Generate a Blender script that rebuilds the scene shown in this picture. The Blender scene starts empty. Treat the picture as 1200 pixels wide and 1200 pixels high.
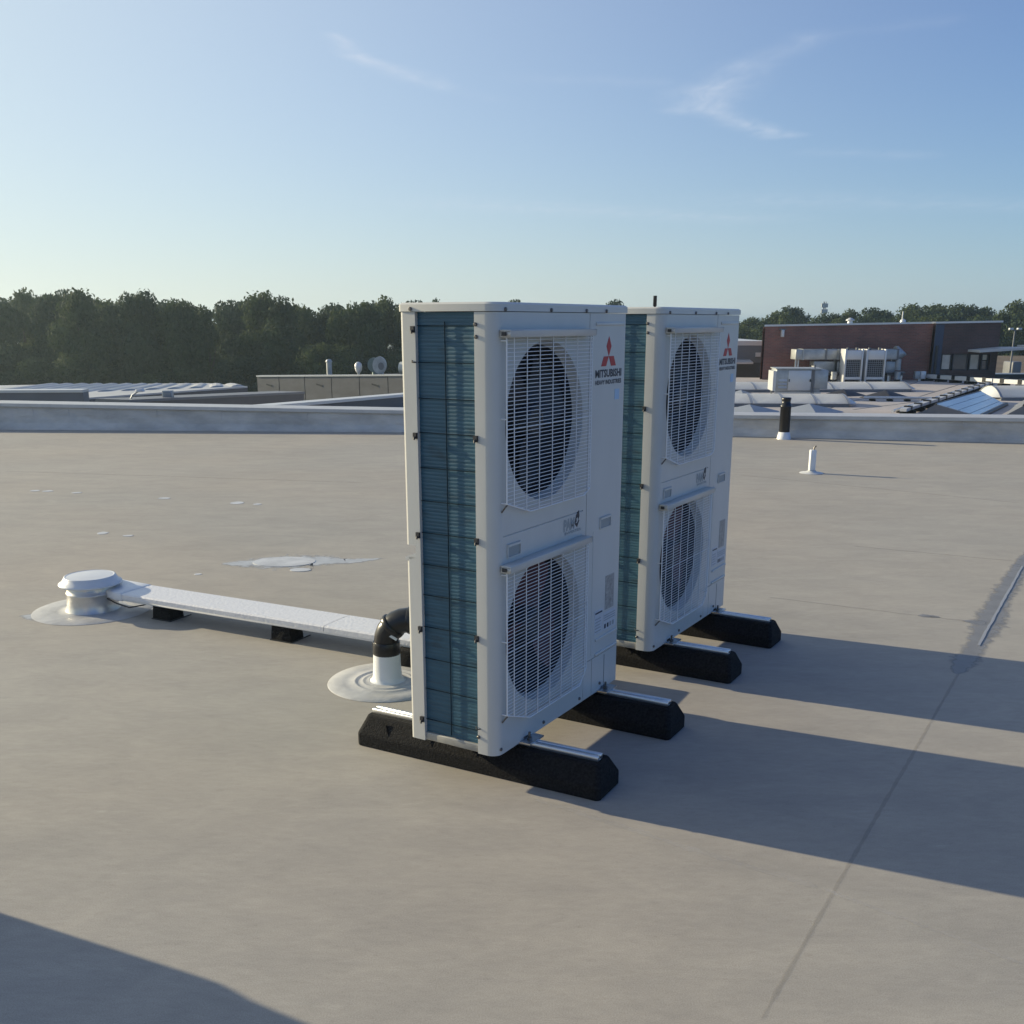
import bpy, bmesh, math, random
from mathutils import Vector, Matrix
R = math.radians
random.seed(7)
S = bpy.context.scene
COL = S.collection

# ------------------------------------------------------------------ camera
F, PITCH, EYE, CY = 1200.0, 0.271, 1.605, 710.0       # focal length (px of a 1200 px frame), tilt, eye height
cam_d = bpy.data.cameras.new("camera")
cam_d.sensor_width = 36; cam_d.lens = 36.0 * F / 1200
cam_d.shift_y = (CY - 600) / 1200
cam_d.clip_start = 0.05; cam_d.clip_end = 6000
cam = bpy.data.objects.new("camera", cam_d); COL.objects.link(cam)
cam.location = (0, 0, EYE); cam.rotation_euler = (R(90) - PITCH, 0, 0)
S.camera = cam

# ------------------------------------------------------------------ light
SUN_AZ = math.atan2(-0.912, 0.410)                     # from +Y towards +X
SUN_EL = R(16.4)
S.view_settings.view_transform = 'Standard'; S.view_settings.look = 'None'
S.view_settings.gamma = 1; S.view_settings.use_curve_mapping = False
S.view_settings.exposure = 0.63
W = bpy.data.worlds.new("World"); S.world = W; W.use_nodes = True
nt = W.node_tree; nt.nodes.clear()
def wn(t, **k):
    n = nt.nodes.new(t)
    for a, b in k.items(): setattr(n, a, b)
    return n
out = wn('ShaderNodeOutputWorld'); bg = wn('ShaderNodeBackground'); bg.inputs[1].default_value = 0.066
sky = wn('ShaderNodeTexSky', sky_type='NISHITA', sun_disc=False, sun_elevation=SUN_EL, sun_rotation=SUN_AZ,
         altitude=0, air_density=1.0, dust_density=0.3, ozone_density=3.2)
nt.links.new(bg.outputs[0], out.inputs[0])
# thin cirrus: direction projected on a flat cloud layer, wisps along short strokes broken up by noise
tc = wn('ShaderNodeTexCoord'); sx = wn('ShaderNodeSeparateXYZ'); nt.links.new(tc.outputs['Generated'], sx.inputs[0])
def wm(op, a, b=None, c=None, clamp=False):
    n = wn('ShaderNodeMath', operation=op, use_clamp=clamp)
    for i, v in enumerate((a, b, c)):
        if v is None: continue
        if hasattr(v, 'is_output'): nt.links.new(v, n.inputs[i])
        else: n.inputs[i].default_value = v
    return n.outputs[0]
def wv(op, a, b=None):
    n = wn('ShaderNodeVectorMath', operation=op)
    for i, v in enumerate((a, b)):
        if v is None: continue
        if hasattr(v, 'is_output'): nt.links.new(v, n.inputs[i])
        else: n.inputs[i].default_value = v
    return n
zc = wm('MAXIMUM', sx.outputs[2], 0.02)
cq = wn('ShaderNodeCombineXYZ')
nt.links.new(wm('DIVIDE', sx.outputs[0], zc), cq.inputs[0]); nt.links.new(wm('DIVIDE', sx.outputs[1], zc), cq.inputs[1])
nz = wn('ShaderNodeTexNoise'); nz.inputs['Scale'].default_value = 2.2; nz.inputs['Detail'].default_value = 5
nt.links.new(cq.outputs[0], nz.inputs['Vector'])
wob = wv('SCALE', wv('SUBTRACT', nz.outputs['Color'], (0.5, 0.5, 0.5)).outputs[0]); wob.inputs['Scale'].default_value = 0.22
q = wv('ADD', cq.outputs[0], wob.outputs[0]).outputs[0]
def stroke(a, b, w, k):
    a = Vector((a[0], a[1], 0)); ba = Vector((b[0], b[1], 0)) - a
    pa = wv('SUBTRACT', q, tuple(a)).outputs[0]
    h = wm('DIVIDE', wv('DOT_PRODUCT', pa, tuple(ba)).outputs['Value'], ba.length_squared, clamp=True)
    sc = wv('SCALE', tuple(ba)); nt.links.new(h, sc.inputs['Scale'])
    d = wv('LENGTH', wv('SUBTRACT', pa, sc.outputs[0]).outputs[0]).outputs['Value']
    m = wm('SUBTRACT', 1.0, wm('DIVIDE', d, w), clamp=True)
    return wm('MULTIPLY', wm('POWER', m, 1.6), k)
strokes = [((-.66, 4.12), (-.59, 4.42), .08, .34), ((-.59, 4.42), (-.47, 4.72), .09, .6), ((-.47, 4.72), (-.33, 5.0), .13, .36), ((-.33, 5.0), (-.1, 5.25), .16, .07),
           ((1.10, 4.15), (.96, 4.6), .16, .22), ((.96, 4.6), (.90, 5.0), .22, .42), ((.90, 5.0), (.93, 5.45), .28, .55), ((.95, 5.45), (1.2, 5.85), .2, .48), ((1.2, 5.85), (1.48, 6.2), .2, .55),
           ((1.10, 4.15), (1.45, 3.95), .14, .08), ((.1, 4.8), (.72, 4.9), .2, .10), ((-.5, 9.7), (2.3, 11.0), 1.0, .20), ((-.2, 9.4), (.9, 9.9), .3, .16), ((1.9, 6.8), (2.5, 6.95), .3, .12),
           ((2.2, 9.4), (6.0, 10.0), 1.2, .14)]
acc = None
for s_ in strokes:
    m = stroke(*s_); acc = m if acc is None else wm('MAXIMUM', acc, m)
fib = wn('ShaderNodeTexNoise'); fib.inputs['Scale'].default_value = 1.0; fib.inputs['Detail'].default_value = 8; fib.inputs['Roughness'].default_value = .62
mp = wn('ShaderNodeMapping'); mp.inputs['Rotation'].default_value = (0, 0, .5); mp.inputs['Scale'].default_value = (7, 2.2, 1)
nt.links.new(q, mp.inputs[0]); nt.links.new(mp.outputs[0], fib.inputs['Vector'])
fr = wn('ShaderNodeMapRange'); fr.inputs[1].default_value = .25; fr.inputs[2].default_value = .68; nt.links.new(fib.outputs[0], fr.inputs[0])
cmask = wm('MULTIPLY', acc, fr.outputs[0], clamp=True)
mixc = wn('ShaderNodeMix', data_type='RGBA'); nt.links.new(cmask, mixc.inputs[0])
mixc.inputs[7].default_value = (7.0, 7.6, 8.6, 1)
tint = wn('ShaderNodeMix', data_type='RGBA', blend_type='MULTIPLY'); tint.inputs[0].default_value = 1      # cool white balance of the picture
nt.links.new(sky.outputs[0], tint.inputs[6]); tint.inputs[7].default_value = (.70, 1.0, 1.38, 1)
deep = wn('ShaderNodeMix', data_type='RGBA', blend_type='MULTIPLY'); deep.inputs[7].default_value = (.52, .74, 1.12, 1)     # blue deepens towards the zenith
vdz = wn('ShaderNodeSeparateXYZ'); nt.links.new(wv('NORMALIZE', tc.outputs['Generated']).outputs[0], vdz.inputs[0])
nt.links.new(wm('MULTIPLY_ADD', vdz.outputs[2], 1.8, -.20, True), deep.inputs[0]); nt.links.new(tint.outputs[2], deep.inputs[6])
# thin high haze that scatters forward: paler towards the sun
vdir = wv('NORMALIZE', tc.outputs['Generated']).outputs[0]
ca = wv('DOT_PRODUCT', vdir, (math.sin(SUN_AZ)*math.cos(SUN_EL), math.cos(SUN_AZ)*math.cos(SUN_EL), math.sin(SUN_EL))).outputs['Value']
VEIL_K = 1.0
veil = wm('MULTIPLY', wm('POWER', wm('MULTIPLY_ADD', ca, .5, .5, True), 3.2), VEIL_K, clamp=True)
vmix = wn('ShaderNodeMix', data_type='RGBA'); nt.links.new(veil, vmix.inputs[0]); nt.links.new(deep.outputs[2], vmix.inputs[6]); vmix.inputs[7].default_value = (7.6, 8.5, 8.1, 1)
hmix = wn('ShaderNodeMix', data_type='RGBA'); nt.links.new(vmix.outputs[2], hmix.inputs[6])          # milky band of air along the horizon
hcol = wn('ShaderNodeMix', data_type='RGBA'); nt.links.new(wm('MULTIPLY_ADD', ca, 1.1, .05, True), hcol.inputs[0])
hcol.inputs[6].default_value = (4.9, 6.0, 7.1, 1); hcol.inputs[7].default_value = (9.8, 9.4, 7.7, 1)
nt.links.new(hcol.outputs[2], hmix.inputs[7])
hz_ = wm('POWER', 2.718, wm('MULTIPLY', wm('MAXIMUM', vdz.outputs[2], 0.0), -11.0))
nt.links.new(wm('MULTIPLY', hz_, .62), hmix.inputs[0])
nt.links.new(hmix.outputs[2], mixc.inputs[6]); nt.links.new(mixc.outputs[2], bg.inputs[0])

sun_d = bpy.data.lights.new("sun", 'SUN'); sun_d.energy = 4.7; sun_d.angle = R(0.55); sun_d.color = (1.0, .865, .60)
sun = bpy.data.objects.new("sun", sun_d); COL.objects.link(sun)
sdir = Vector((math.sin(SUN_AZ) * math.cos(SUN_EL), math.cos(SUN_AZ) * math.cos(SUN_EL), math.sin(SUN_EL)))
sun.rotation_euler = sdir.to_track_quat('Z', 'Y').to_euler(); sun.location = sdir * 50

# ------------------------------------------------------------------ helpers
def ray(px, py):
    a = (px - 600) / F; b = -(py - CY) / F
    c, s = math.cos(PITCH), math.sin(PITCH)
    return Vector((a, c + s * b, -s + c * b))
def at(px, py, z=0.0):            # point of the photograph on the level z
    r = ray(px, py); return Vector((0, 0, EYE)) + r * ((z - EYE) / r.z)
def aty(px, py, y):               # point of the photograph at the distance y
    r = ray(px, py); return Vector((0, 0, EYE)) + r * (y / r.y)

class MB:
    def __init__(self): self.v = []; self.f = []; self.sm = []
    def add(self, vs, fs, smooth=False):
        o = len(self.v); self.v += [tuple(p) for p in vs]
        for f in fs: self.f.append(tuple(i + o for i in f)); self.sm.append(smooth)
        return self
    def box(self, x0, x1, y0, y1, z0, z1):
        vs = [(x0,y0,z0),(x1,y0,z0),(x1,y1,z0),(x0,y1,z0),(x0,y0,z1),(x1,y0,z1),(x1,y1,z1),(x0,y1,z1)]
        return self.add(vs, [(0,3,2,1),(4,5,6,7),(0,1,5,4),(1,2,6,5),(2,3,7,6),(3,0,4,7)])
    def prism(self, poly, z0, z1, smooth=False, cap=True):     # poly counter-clockwise in xy
        n = len(poly)
        f0 = (lambda i: z0[i]) if isinstance(z0, (list, tuple)) else (lambda i: z0)
        f1 = (lambda i: z1[i]) if isinstance(z1, (list, tuple)) else (lambda i: z1)
        vs = [(p[0], p[1], f0(i)) for i, p in enumerate(poly)] + [(p[0], p[1], f1(i)) for i, p in enumerate(poly)]
        self.add(vs, [(i, (i+1) % n, n + (i+1) % n, n + i) for i in range(n)], smooth)
        if cap: self.add(vs, [tuple(range(n-1, -1, -1)), tuple(range(n, 2*n))])
        return self
    def tube(self, pts, r, n=10, smooth=True, caps=True):
        pts = [Vector(p) for p in pts]; rs = r if isinstance(r, (list, tuple)) else [r] * len(pts)
        vs = []; 
        t0 = (pts[1] - pts[0]).normalized()
        a = Vector((0,0,1)) if abs(t0.z) < .9 else Vector((1,0,0))
        u = t0.cross(a).normalized()
        for i, p in enumerate(pts):
            if i == 0: t = pts[1] - pts[0]
            elif i == len(pts) - 1: t = pts[-1] - pts[-2]
            else: t = (pts[i+1] - p).normalized() + (p - pts[i-1]).normalized()
            t.normalize()
            if t.length < .5: t = t0
            u = (u - t * u.dot(t)).normalized(); w = t.cross(u)
            for k in range(n):
                an = 2 * math.pi * k / n
                vs.append(p + (u * math.cos(an) + w * math.sin(an)) * rs[i])
        fs = []
        for i in range(len(pts) - 1):
            for k in range(n):
                fs.append((i*n+k, i*n+(k+1) % n, (i+1)*n+(k+1) % n, (i+1)*n+k))
        self.add(vs, fs, smooth)
        if caps:
            m = len(pts) - 1
            self.add(vs, [tuple(range(n-1, -1, -1)), tuple(range(m*n, m*n+n))])
        return self
    def lathe(self, prof, c=(0,0,0), n=32, smooth=True, cap0=False, cap1=False):
        vs = []
        for r, z in prof:
            for k in range(n):
                an = 2*math.pi*k/n; vs.append((c[0]+r*math.cos(an), c[1]+r*math.sin(an), c[2]+z))
        fs = [(i*n+k, i*n+(k+1) % n, (i+1)*n+(k+1) % n, (i+1)*n+k) for i in range(len(prof)-1) for k in range(n)]
        self.add(vs, fs, smooth)
        if cap0: self.add(vs[:n], [tuple(range(n-1, -1, -1))])
        if cap1: self.add(vs[-n:], [tuple(range(n))])
        return self
    def build(self, name, mat=None, parent=None, bevel=0, seg=2, label=None, loc=None, rz=0, flat=False):
        me = bpy.data.meshes.new(name); me.from_pydata(self.v, [], self.f); me.update()
        for p, s in zip(me.polygons, self.sm): p.use_smooth = s
        if bevel:
            bm = bmesh.new(); bm.from_mesh(me); bmesh.ops.remove_doubles(bm, verts=bm.verts, dist=1e-5)
            ed = [e for e in bm.edges if len(e.link_faces) == 2 and e.calc_face_angle(0) > .5]
            bmesh.ops.bevel(bm, geom=ed, offset=bevel, segments=seg, affect='EDGES', profile=.5, clamp_overlap=True)
            for f in bm.faces: f.smooth = not flat
            bm.to_mesh(me); bm.free()
        if mat: me.materials.append(mat)
        return link(name, me, parent, label, loc, rz)
def link(name, me, parent=None, label=None, loc=None, rz=0):
    o = bpy.data.objects.new(name, me); COL.objects.link(o)
    if parent: o.parent = parent
    if label: o['label'] = label
    if loc is not None: o.location = loc
    o.rotation_euler.z = rz
    return o
def tag(o, label, cat, group=None):
    o['label'] = label; o['category'] = cat
    if group: o['group'] = group
    return o
def thing(name, label, cat, loc=(0,0,0), rz=0, group=None):
    o = bpy.data.objects.new(name, None); COL.objects.link(o); o.location = loc; o.rotation_euler.z = rz
    o.empty_display_size = .1
    return tag(o, label, cat, group)
def structure(o): o['kind'] = 'structure'; return o
def stuff(o): o['kind'] = 'stuff'; return o
def copy_tree(o, parent=None):
    c = o.copy(); COL.objects.link(c); c.parent = parent
    for ch in list(o.children): copy_tree(ch, c)
    return c

# ------------------------------------------------------------------ materials
def mat(name, col, rough=.6, metal=0, spec=.5, bump=0, bscale=60, var=0, vscale=4, col2=None, trans=0, detail=6, stretch=None, ramp=(.35, .68), bdist=.01):
    m = bpy.data.materials.new(name); m.use_nodes = True
    t = m.node_tree; b = t.nodes['Principled BSDF']
    b.inputs['Base Color'].default_value = (*col, 1); b.inputs['Roughness'].default_value = rough
    b.inputs['Metallic'].default_value = metal; b.inputs['Specular IOR Level'].default_value = spec
    tcn = t.nodes.new('ShaderNodeTexCoord'); src = tcn.outputs['Object']
    if stretch:
        mpn = t.nodes.new('ShaderNodeMapping'); mpn.inputs['Scale'].default_value = stretch
        t.links.new(src, mpn.inputs[0]); src = mpn.outputs[0]
    if var or col2:
        n = t.nodes.new('ShaderNodeTexNoise'); n.inputs['Scale'].default_value = vscale; n.inputs['Detail'].default_value = detail; n.inputs['Roughness'].default_value = .6
        t.links.new(src, n.inputs['Vector'])
        r = t.nodes.new('ShaderNodeValToRGB')
        c2 = col2 if col2 else tuple(c * (1 - var) for c in col)
        r.color_ramp.elements[0].position = ramp[0]; r.color_ramp.elements[0].color = (*c2, 1)
        r.color_ramp.elements[1].position = ramp[1]; r.color_ramp.elements[1].color = (*col, 1)
        t.links.new(n.outputs[0], r.inputs[0]); t.links.new(r.outputs[0], b.inputs['Base Color'])
    if bump:
        n2 = t.nodes.new('ShaderNodeTexNoise'); n2.inputs['Scale'].default_value = bscale; n2.inputs['Detail'].default_value = 4
        t.links.new(src, n2.inputs['Vector'])
        bp = t.nodes.new('ShaderNodeBump'); bp.inputs['Strength'].default_value = bump; bp.inputs['Distance'].default_value = bdist
        t.links.new(n2.outputs[0], bp.inputs['Height']); t.links.new(bp.outputs[0], b.inputs['Normal'])
    if trans:
        tr = t.nodes.new('ShaderNodeBsdfTranslucent'); tr.inputs[0].default_value = (*col, 1)
        mx = t.nodes.new('ShaderNodeMixShader'); mx.inputs[0].default_value = trans
        t.links.new(b.outputs[0], mx.inputs[1]); t.links.new(tr.outputs[0], mx.inputs[2])
        t.links.new(mx.outputs[0], t.nodes['Material Output'].inputs[0])
    return m

M = {}
M['white'] = mat('white_enamel', (.60, .592, .545), .32, spec=.5, var=.10, vscale=2.2, stretch=(1, 1, .45), bump=.02, bscale=9)
M['white_d'] = mat('white_enamel_plain', (.60, .592, .545), .4)
M['wire'] = mat('white_coated_wire', (.80, .80, .78), .4)
M['base'] = mat('galvanised_base', (.42, .41, .37), .5, metal=.3, var=.2, vscale=20)
M['dark'] = mat('dark_interior', (.022, .025, .030), .7)
M['dgrey'] = mat('dark_grey_plastic', (.03, .032, .035), .45)
M['fan'] = mat('fan_plastic', (.018, .019, .022), .5); M['fan_warm_lit'] = mat('fan_plastic_warm_lit', (.085, .022, .024), .5)  # warm light in the lower fan painted into its blades as red-brown
M['screw'] = mat('screw_steel', (.16, .15, .14), .4, metal=.8)
M['clip'] = mat('clip_black', (.03, .03, .032), .5)
M['galv'] = mat('zinc_plated', (.55, .56, .57), .32, metal=.9, var=.2, vscale=30)
M['alu'] = mat('mill_aluminium', (.72, .73, .74), .33, metal=.85, var=.12, vscale=25)
M['rubber'] = mat('recycled_rubber', (.022, .022, .023), .9, spec=.2, bump=.9, bscale=150, col2=(.006, .006, .0065), vscale=110, bdist=.004)
M['red'] = mat('red_print', (.42, .012, .02), .45)
M['black_print'] = mat('black_print', (.02, .025, .04), .5)
M['grey_print'] = mat('grey_print', (.32, .34, .33), .5)
M['pale_sticker'] = mat('pale_sticker', (.6, .62, .64), .4, var=.12, vscale=50)
M['blue_sticker'] = mat('blue_sticker', (.36, .52, .68), .4)
M['grey_sticker'] = mat('grey_plate', (.42, .42, .40), .4, var=.5, vscale=45, col2=(.22, .22, .21), stretch=(1, 1, 1.6))
M['pvc_white'] = mat('white_plastic', (.74, .75, .75), .38, var=.05, vscale=8)
M['pvc_black'] = mat('black_plastic', (.012, .012, .014), .3)
M['capmetal'] = mat('grey_white_powder_coat', (.66, .68, .70), .36, var=.06, vscale=6)
M['capalu'] = mat('bare_aluminium_neck', (.62, .61, .58), .35, metal=.55, var=.15, vscale=14)
M['parapet_cap'] = mat('parapet_trim', (.56, .55, .53), .42, metal=.35, var=.12, vscale=5)

def film_mat():                     # blue coated heat exchanger: fine level fins, a few bent ones
    m = mat('blue_coated_fins', (.035, .105, .145), .42, spec=.5)
    t = m.node_tree; b = t.nodes['Principled BSDF']
    tcn = t.nodes.new('ShaderNodeTexCoord')
    mp_ = t.nodes.new('ShaderNodeMapping'); mp_.inputs['Scale'].default_value = (1, 3.2, 46); t.links.new(tcn.outputs['Object'], mp_.inputs[0])
    n = t.nodes.new('ShaderNodeTexNoise'); n.inputs['Scale'].default_value = 1.6; n.inputs['Detail'].default_value = 5; t.links.new(mp_.outputs[0], n.inputs['Vector'])
    mp2 = t.nodes.new('ShaderNodeMapping'); mp2.inputs['Scale'].default_value = (1, 6, 16); t.links.new(tcn.outputs['Object'], mp2.inputs[0])
    n2 = t.nodes.new('ShaderNodeTexNoise'); n2.inputs['Scale'].default_value = 1.0; n2.inputs['Detail'].default_value = 3; t.links.new(mp2.outputs[0], n2.inputs['Vector'])
    r = t.nodes.new('ShaderNodeValToRGB')
    for e, p, c in ((r.color_ramp.elements[0], .3, (.022, .078, .118)), (r.color_ramp.elements[1], .72, (.034, .110, .160))): e.position = p; e.color = (*c, 1)
    t.links.new(n.outputs[0], r.inputs[0])
    r2 = t.nodes.new('ShaderNodeValToRGB')
    r2.color_ramp.elements[0].position = .3; r2.color_ramp.elements[0].color = (.55, .55, .55, 1)
    r2.color_ramp.elements[1].position = .42; r2.color_ramp.elements[1].color = (1, 1, 1, 1)
    t.links.new(n2.outputs[0], r2.inputs[0])
    mx = t.nodes.new('ShaderNodeMix'); mx.data_type = 'RGBA'; mx.blend_type = 'MULTIPLY'; mx.inputs[0].default_value = 1
    t.links.new(r.outputs[0], mx.inputs[6]); t.links.new(r2.outputs[0], mx.inputs[7]); t.links.new(mx.outputs[2], b.inputs['Base Color'])
    bp = t.nodes.new('ShaderNodeBump'); bp.inputs['Strength'].default_value = .25; bp.inputs['Distance'].default_value = .003
    t.links.new(n.outputs[0], bp.inputs['Height']); t.links.new(bp.outputs[0], b.inputs['Normal'])
    return m
M['fins'] = film_mat()
M['fins_dark'] = mat('fin_wire', (.006, .018, .028), .8, spec=.1)

def roof_mat(name, base, alt, seamless=1.0):
    m = bpy.data.materials.new(name); m.use_nodes = True; t = m.node_tree; b = t.nodes['Principled BSDF']
    N = t.nodes.new; L = t.links.new
    tcn = N('ShaderNodeTexCoord')
    def noise(scale, det, stretch=None, rot=0, ro=.6, dist=0):
        n = N('ShaderNodeTexNoise'); n.inputs['Scale'].default_value = scale; n.inputs['Detail'].default_value = det
        n.inputs['Roughness'].default_value = ro; n.inputs['Distortion'].default_value = dist
        mpn = N('ShaderNodeMapping'); mpn.inputs['Scale'].default_value = stretch or (1, 1, 1); mpn.inputs['Rotation'].default_value = (0, 0, rot)
        L(tcn.outputs['Object'], mpn.inputs[0]); L(mpn.outputs[0], n.inputs['Vector']); return n.outputs[0]
    def ramp(s, p0, c0, p1, c1):
        r = N('ShaderNodeValToRGB'); e = r.color_ramp.elements
        e[0].position = p0; e[0].color = (*c0, 1); e[1].position = p1; e[1].color = (*c1, 1); L(s, r.inputs[0]); return r.outputs[0]
    def mix(a, c, fac, mode='MULTIPLY'):
        x = N('ShaderNodeMix'); x.data_type = 'RGBA'; x.blend_type = mode
        if hasattr(fac, 'is_output'): L(fac, x.inputs[0])
        else: x.inputs[0].default_value = fac
        L(a, x.inputs[6])
        if hasattr(c, 'is_output'): L(c, x.inputs[7])
        else: x.inputs[7].default_value = (*c, 1)
        return x.outputs[2]
    c = ramp(noise(.55, 5), .32, alt, .66, base)                                   # slow weathering
    c = mix(c, ramp(noise(2.6, 6, (1, 2.3, 1), .55, .65, .6), .30, (.87, .87, .88), .70, (1.06, 1.055, 1.04)), .9)   # trowel marks
    c = mix(c, ramp(noise(16, 4, (1, 3, 1), .9, .6), .3, (.9, .9, .9), .7, (1.06, 1.06, 1.06)), .7)
    c = mix(c, ramp(noise(260, 2), .3, (.80, .80, .80), .7, (1.15, 1.15, 1.15)), .75)      # mineral grain
    c = mix(c, ramp(noise(.33, 3, None, 1.1, .5), .40, (1.0, 1.0, 1.0), .66, (1.03, .99, .955)), .9)            # warm tinge in places
    c = mix(c, ramp(noise(34, 3, (1, 1.6, 1), .2, .7), .58, (1, 1, 1), .76, (.86, .85, .84)), .8)          # scuffs and grit
    pale = ramp(noise(3.2, 7, (1, 4.5, 1), .3, .7, .3), .66, (0, 0, 0), .74, (1, 1, 1))
    c = mix(c, (base[0]*1.22, base[1]*1.22, base[2]*1.2), mix(pale, (.5, .5, .5), 1.0), 'MIX')
    dirt = ramp(noise(.9, 6, None, 0, .7, .8), .68, (0, 0, 0), .78, (1, 1, 1))
    c = mix(c, (alt[0]*.8, alt[1]*.78, alt[2]*.74), mix(dirt, (.6, .6, .6), 1.0), 'MIX')
    L(c, b.inputs['Base Color']); b.inputs['Roughness'].default_value = .78; b.inputs['Specular IOR Level'].default_value = .3
    bp = N('ShaderNodeBump'); bp.inputs['Strength'].default_value = .16; bp.inputs['Distance'].default_value = .005
    hs = N('ShaderNodeMath'); hs.operation = 'ADD'; L(noise(9, 6, (1, 2, 1), .6), hs.inputs[0])
    h2 = N('ShaderNodeMath'); h2.operation = 'MULTIPLY'; h2.inputs[1].default_value = .25; L(noise(240, 2), h2.inputs[0]); L(h2.outputs[0], hs.inputs[1])
    L(hs.outputs[0], bp.inputs['Height']); L(bp.outputs[0], b.inputs['Normal'])
    return m
M['roof'] = roof_mat('roof_membrane', (.382, .364, .325), (.335, .323, .293))
M['roof2'] = roof_mat('pale_roof_membrane', (.47, .44, .43), (.38, .36, .35))
M['upstand'] = mat('parapet_membrane', (.70, .645, .565), .5, var=.38, vscale=1.6, col2=(.46, .425, .375), bump=.8, bscale=3.5, bdist=.05, stretch=(1, 1, 2.2), detail=8)
M['sealant'] = mat('liquid_sealant', (.21, .22, .235), .4, var=.35, vscale=9)
M['sealant_bead'] = mat('sealant_bead', (.30, .31, .32), .4)
M['sealant_pale'] = mat('pale_sealant', (.60, .61, .61), .45, var=.3, vscale=7)
M['flash'] = mat('flashing_membrane', (.52, .52, .51), .5, var=.25, vscale=7, col2=(.38, .38, .375), bump=.2, bscale=24)

# ------------------------------------------------------------------ our roof
P0 = at(0, 502.8); P1 = at(470, 506); P2 = at(862, 510.5); P3 = at(1200, 518.6)
d0 = (P1 - P0).normalized(); d1 = (P3 - P2).normalized()
# the two straight runs of the parapet meet behind the machines
tden = d0.x * d1.y - d0.y * d1.x
tt = ((P2.x - P0.x) * d1.y - (P2.y - P0.y) * d1.x) / tden
PM = P0 + d0 * tt
if not (P1.x < PM.x < P2.x): PM = (P1 + P2) / 2
PL = P0 - d0 * 6; PR = P3 + d1 * 8
edge = [PL, PM, PR]
roof_poly = [(-16, -8), (18, -8), (PR.x, PR.y + .45), (PM.x, PM.y + .45), (PL.x, PL.y + .45)]
mb = MB(); mb.prism(roof_poly, -8.5, 0.0)
roof = structure(mb.build('roof', M['roof']))

def arc(cx, cy, r, a0, a1, n):
    return [(cx + r*math.cos(R(a0 + (a1-a0)*i/n)), cy + r*math.sin(R(a0 + (a1-a0)*i/n))) for i in range(n+1)]

def ribbon(mb, pts, w, z0, z1, wob=0):
    pts = [Vector((p[0], p[1], 0)) for p in pts]
    L_, R_ = [], []
    for i, p in enumerate(pts):
        t = (pts[min(i+1, len(pts)-1)] - pts[max(i-1, 0)]).normalized(); nrm = Vector((-t.y, t.x, 0))
        a = w/2 * (1 + random.uniform(-wob, wob)); b = w/2 * (1 + random.uniform(-wob, wob))
        L_.append(p + nrm*a); R_.append(p - nrm*b)
    poly = [(p.x, p.y) for p in R_] + [(p.x, p.y) for p in reversed(L_)]
    n = len(pts)
    vs = [(p.x, p.y, z1) for p in R_] + [(p.x, p.y, z1) for p in L_] + [(p.x, p.y, z0) for p in R_] + [(p.x, p.y, z0) for p in L_]
    fs = [(i, i+1, n+i+1, n+i) for i in range(n-1)]
    fs += [(2*n+i, 2*n+i+1, i+1, i) for i in range(n-1)] + [(n+i, n+i+1, 3*n+i+1, 3*n+i) for i in range(n-1)]
    fs += [(2*n, 0, n, 3*n), (n-1, 3*n-1, 4*n-1, 2*n-1)]
    mb.add(vs, fs)
def line(p, q_, n, j=0.0):
    p = Vector(p); q_ = Vector(q_)
    return [p.lerp(q_, i/n) + Vector((random.uniform(-j, j), random.uniform(-j, j), 0)) for i in range(n+1)]

# lap seams of the membrane: thin raised welds
seam_a, seam_b = at(1200, 655), at(880, 1215)
sd = (seam_b - seam_a).normalized()
M['weld'] = mat('weld_line', (.315, .302, .27), .7, var=.3, vscale=14)
M['weld_pale'] = mat('weld_line_pale', (.43, .41, .365), .7, var=.35, vscale=5, col2=(.37, .355, .315))
def brushed(name, col, rough, amount=1.0):
    m = mat(name, col, rough, var=.25, vscale=8); t = m.node_tree
    at_ = t.nodes.new('ShaderNodeAttribute'); at_.attribute_name = 'rim'
    tcn = t.nodes.new('ShaderNodeTexCoord'); n = t.nodes.new('ShaderNodeTexNoise'); n.inputs['Scale'].default_value = 16; n.inputs['Detail'].default_value = 6; t.links.new(tcn.outputs['Object'], n.inputs['Vector'])
    a = t.nodes.new('ShaderNodeMath'); a.operation = 'MULTIPLY_ADD'; a.inputs[1].default_value = 1.1; t.links.new(n.outputs[0], a.inputs[0]); t.links.new(at_.outputs['Fac'], a.inputs[2])
    r = t.nodes.new('ShaderNodeMapRange'); r.inputs[1].default_value = .70; r.inputs[2].default_value = 1.12; r.inputs[4].default_value = amount; t.links.new(a.outputs[0], r.inputs[0])
    tr = t.nodes.new('ShaderNodeBsdfTransparent'); mx = t.nodes.new('ShaderNodeMixShader'); t.links.new(r.outputs[0], mx.inputs[0])
    t.links.new(tr.outputs[0], mx.inputs[1]); t.links.new(t.nodes['Principled BSDF'].outputs[0], mx.inputs[2]); t.links.new(mx.outputs[0], t.nodes['Material Output'].inputs[0])
    return m
M['sealant'] = brushed('liquid_sealant', (.28, .285, .29), .42, .7)
M['sealant_wash'] = brushed('thin_pale_sealant', (.52, .53, .53), .36, .9)
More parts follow.
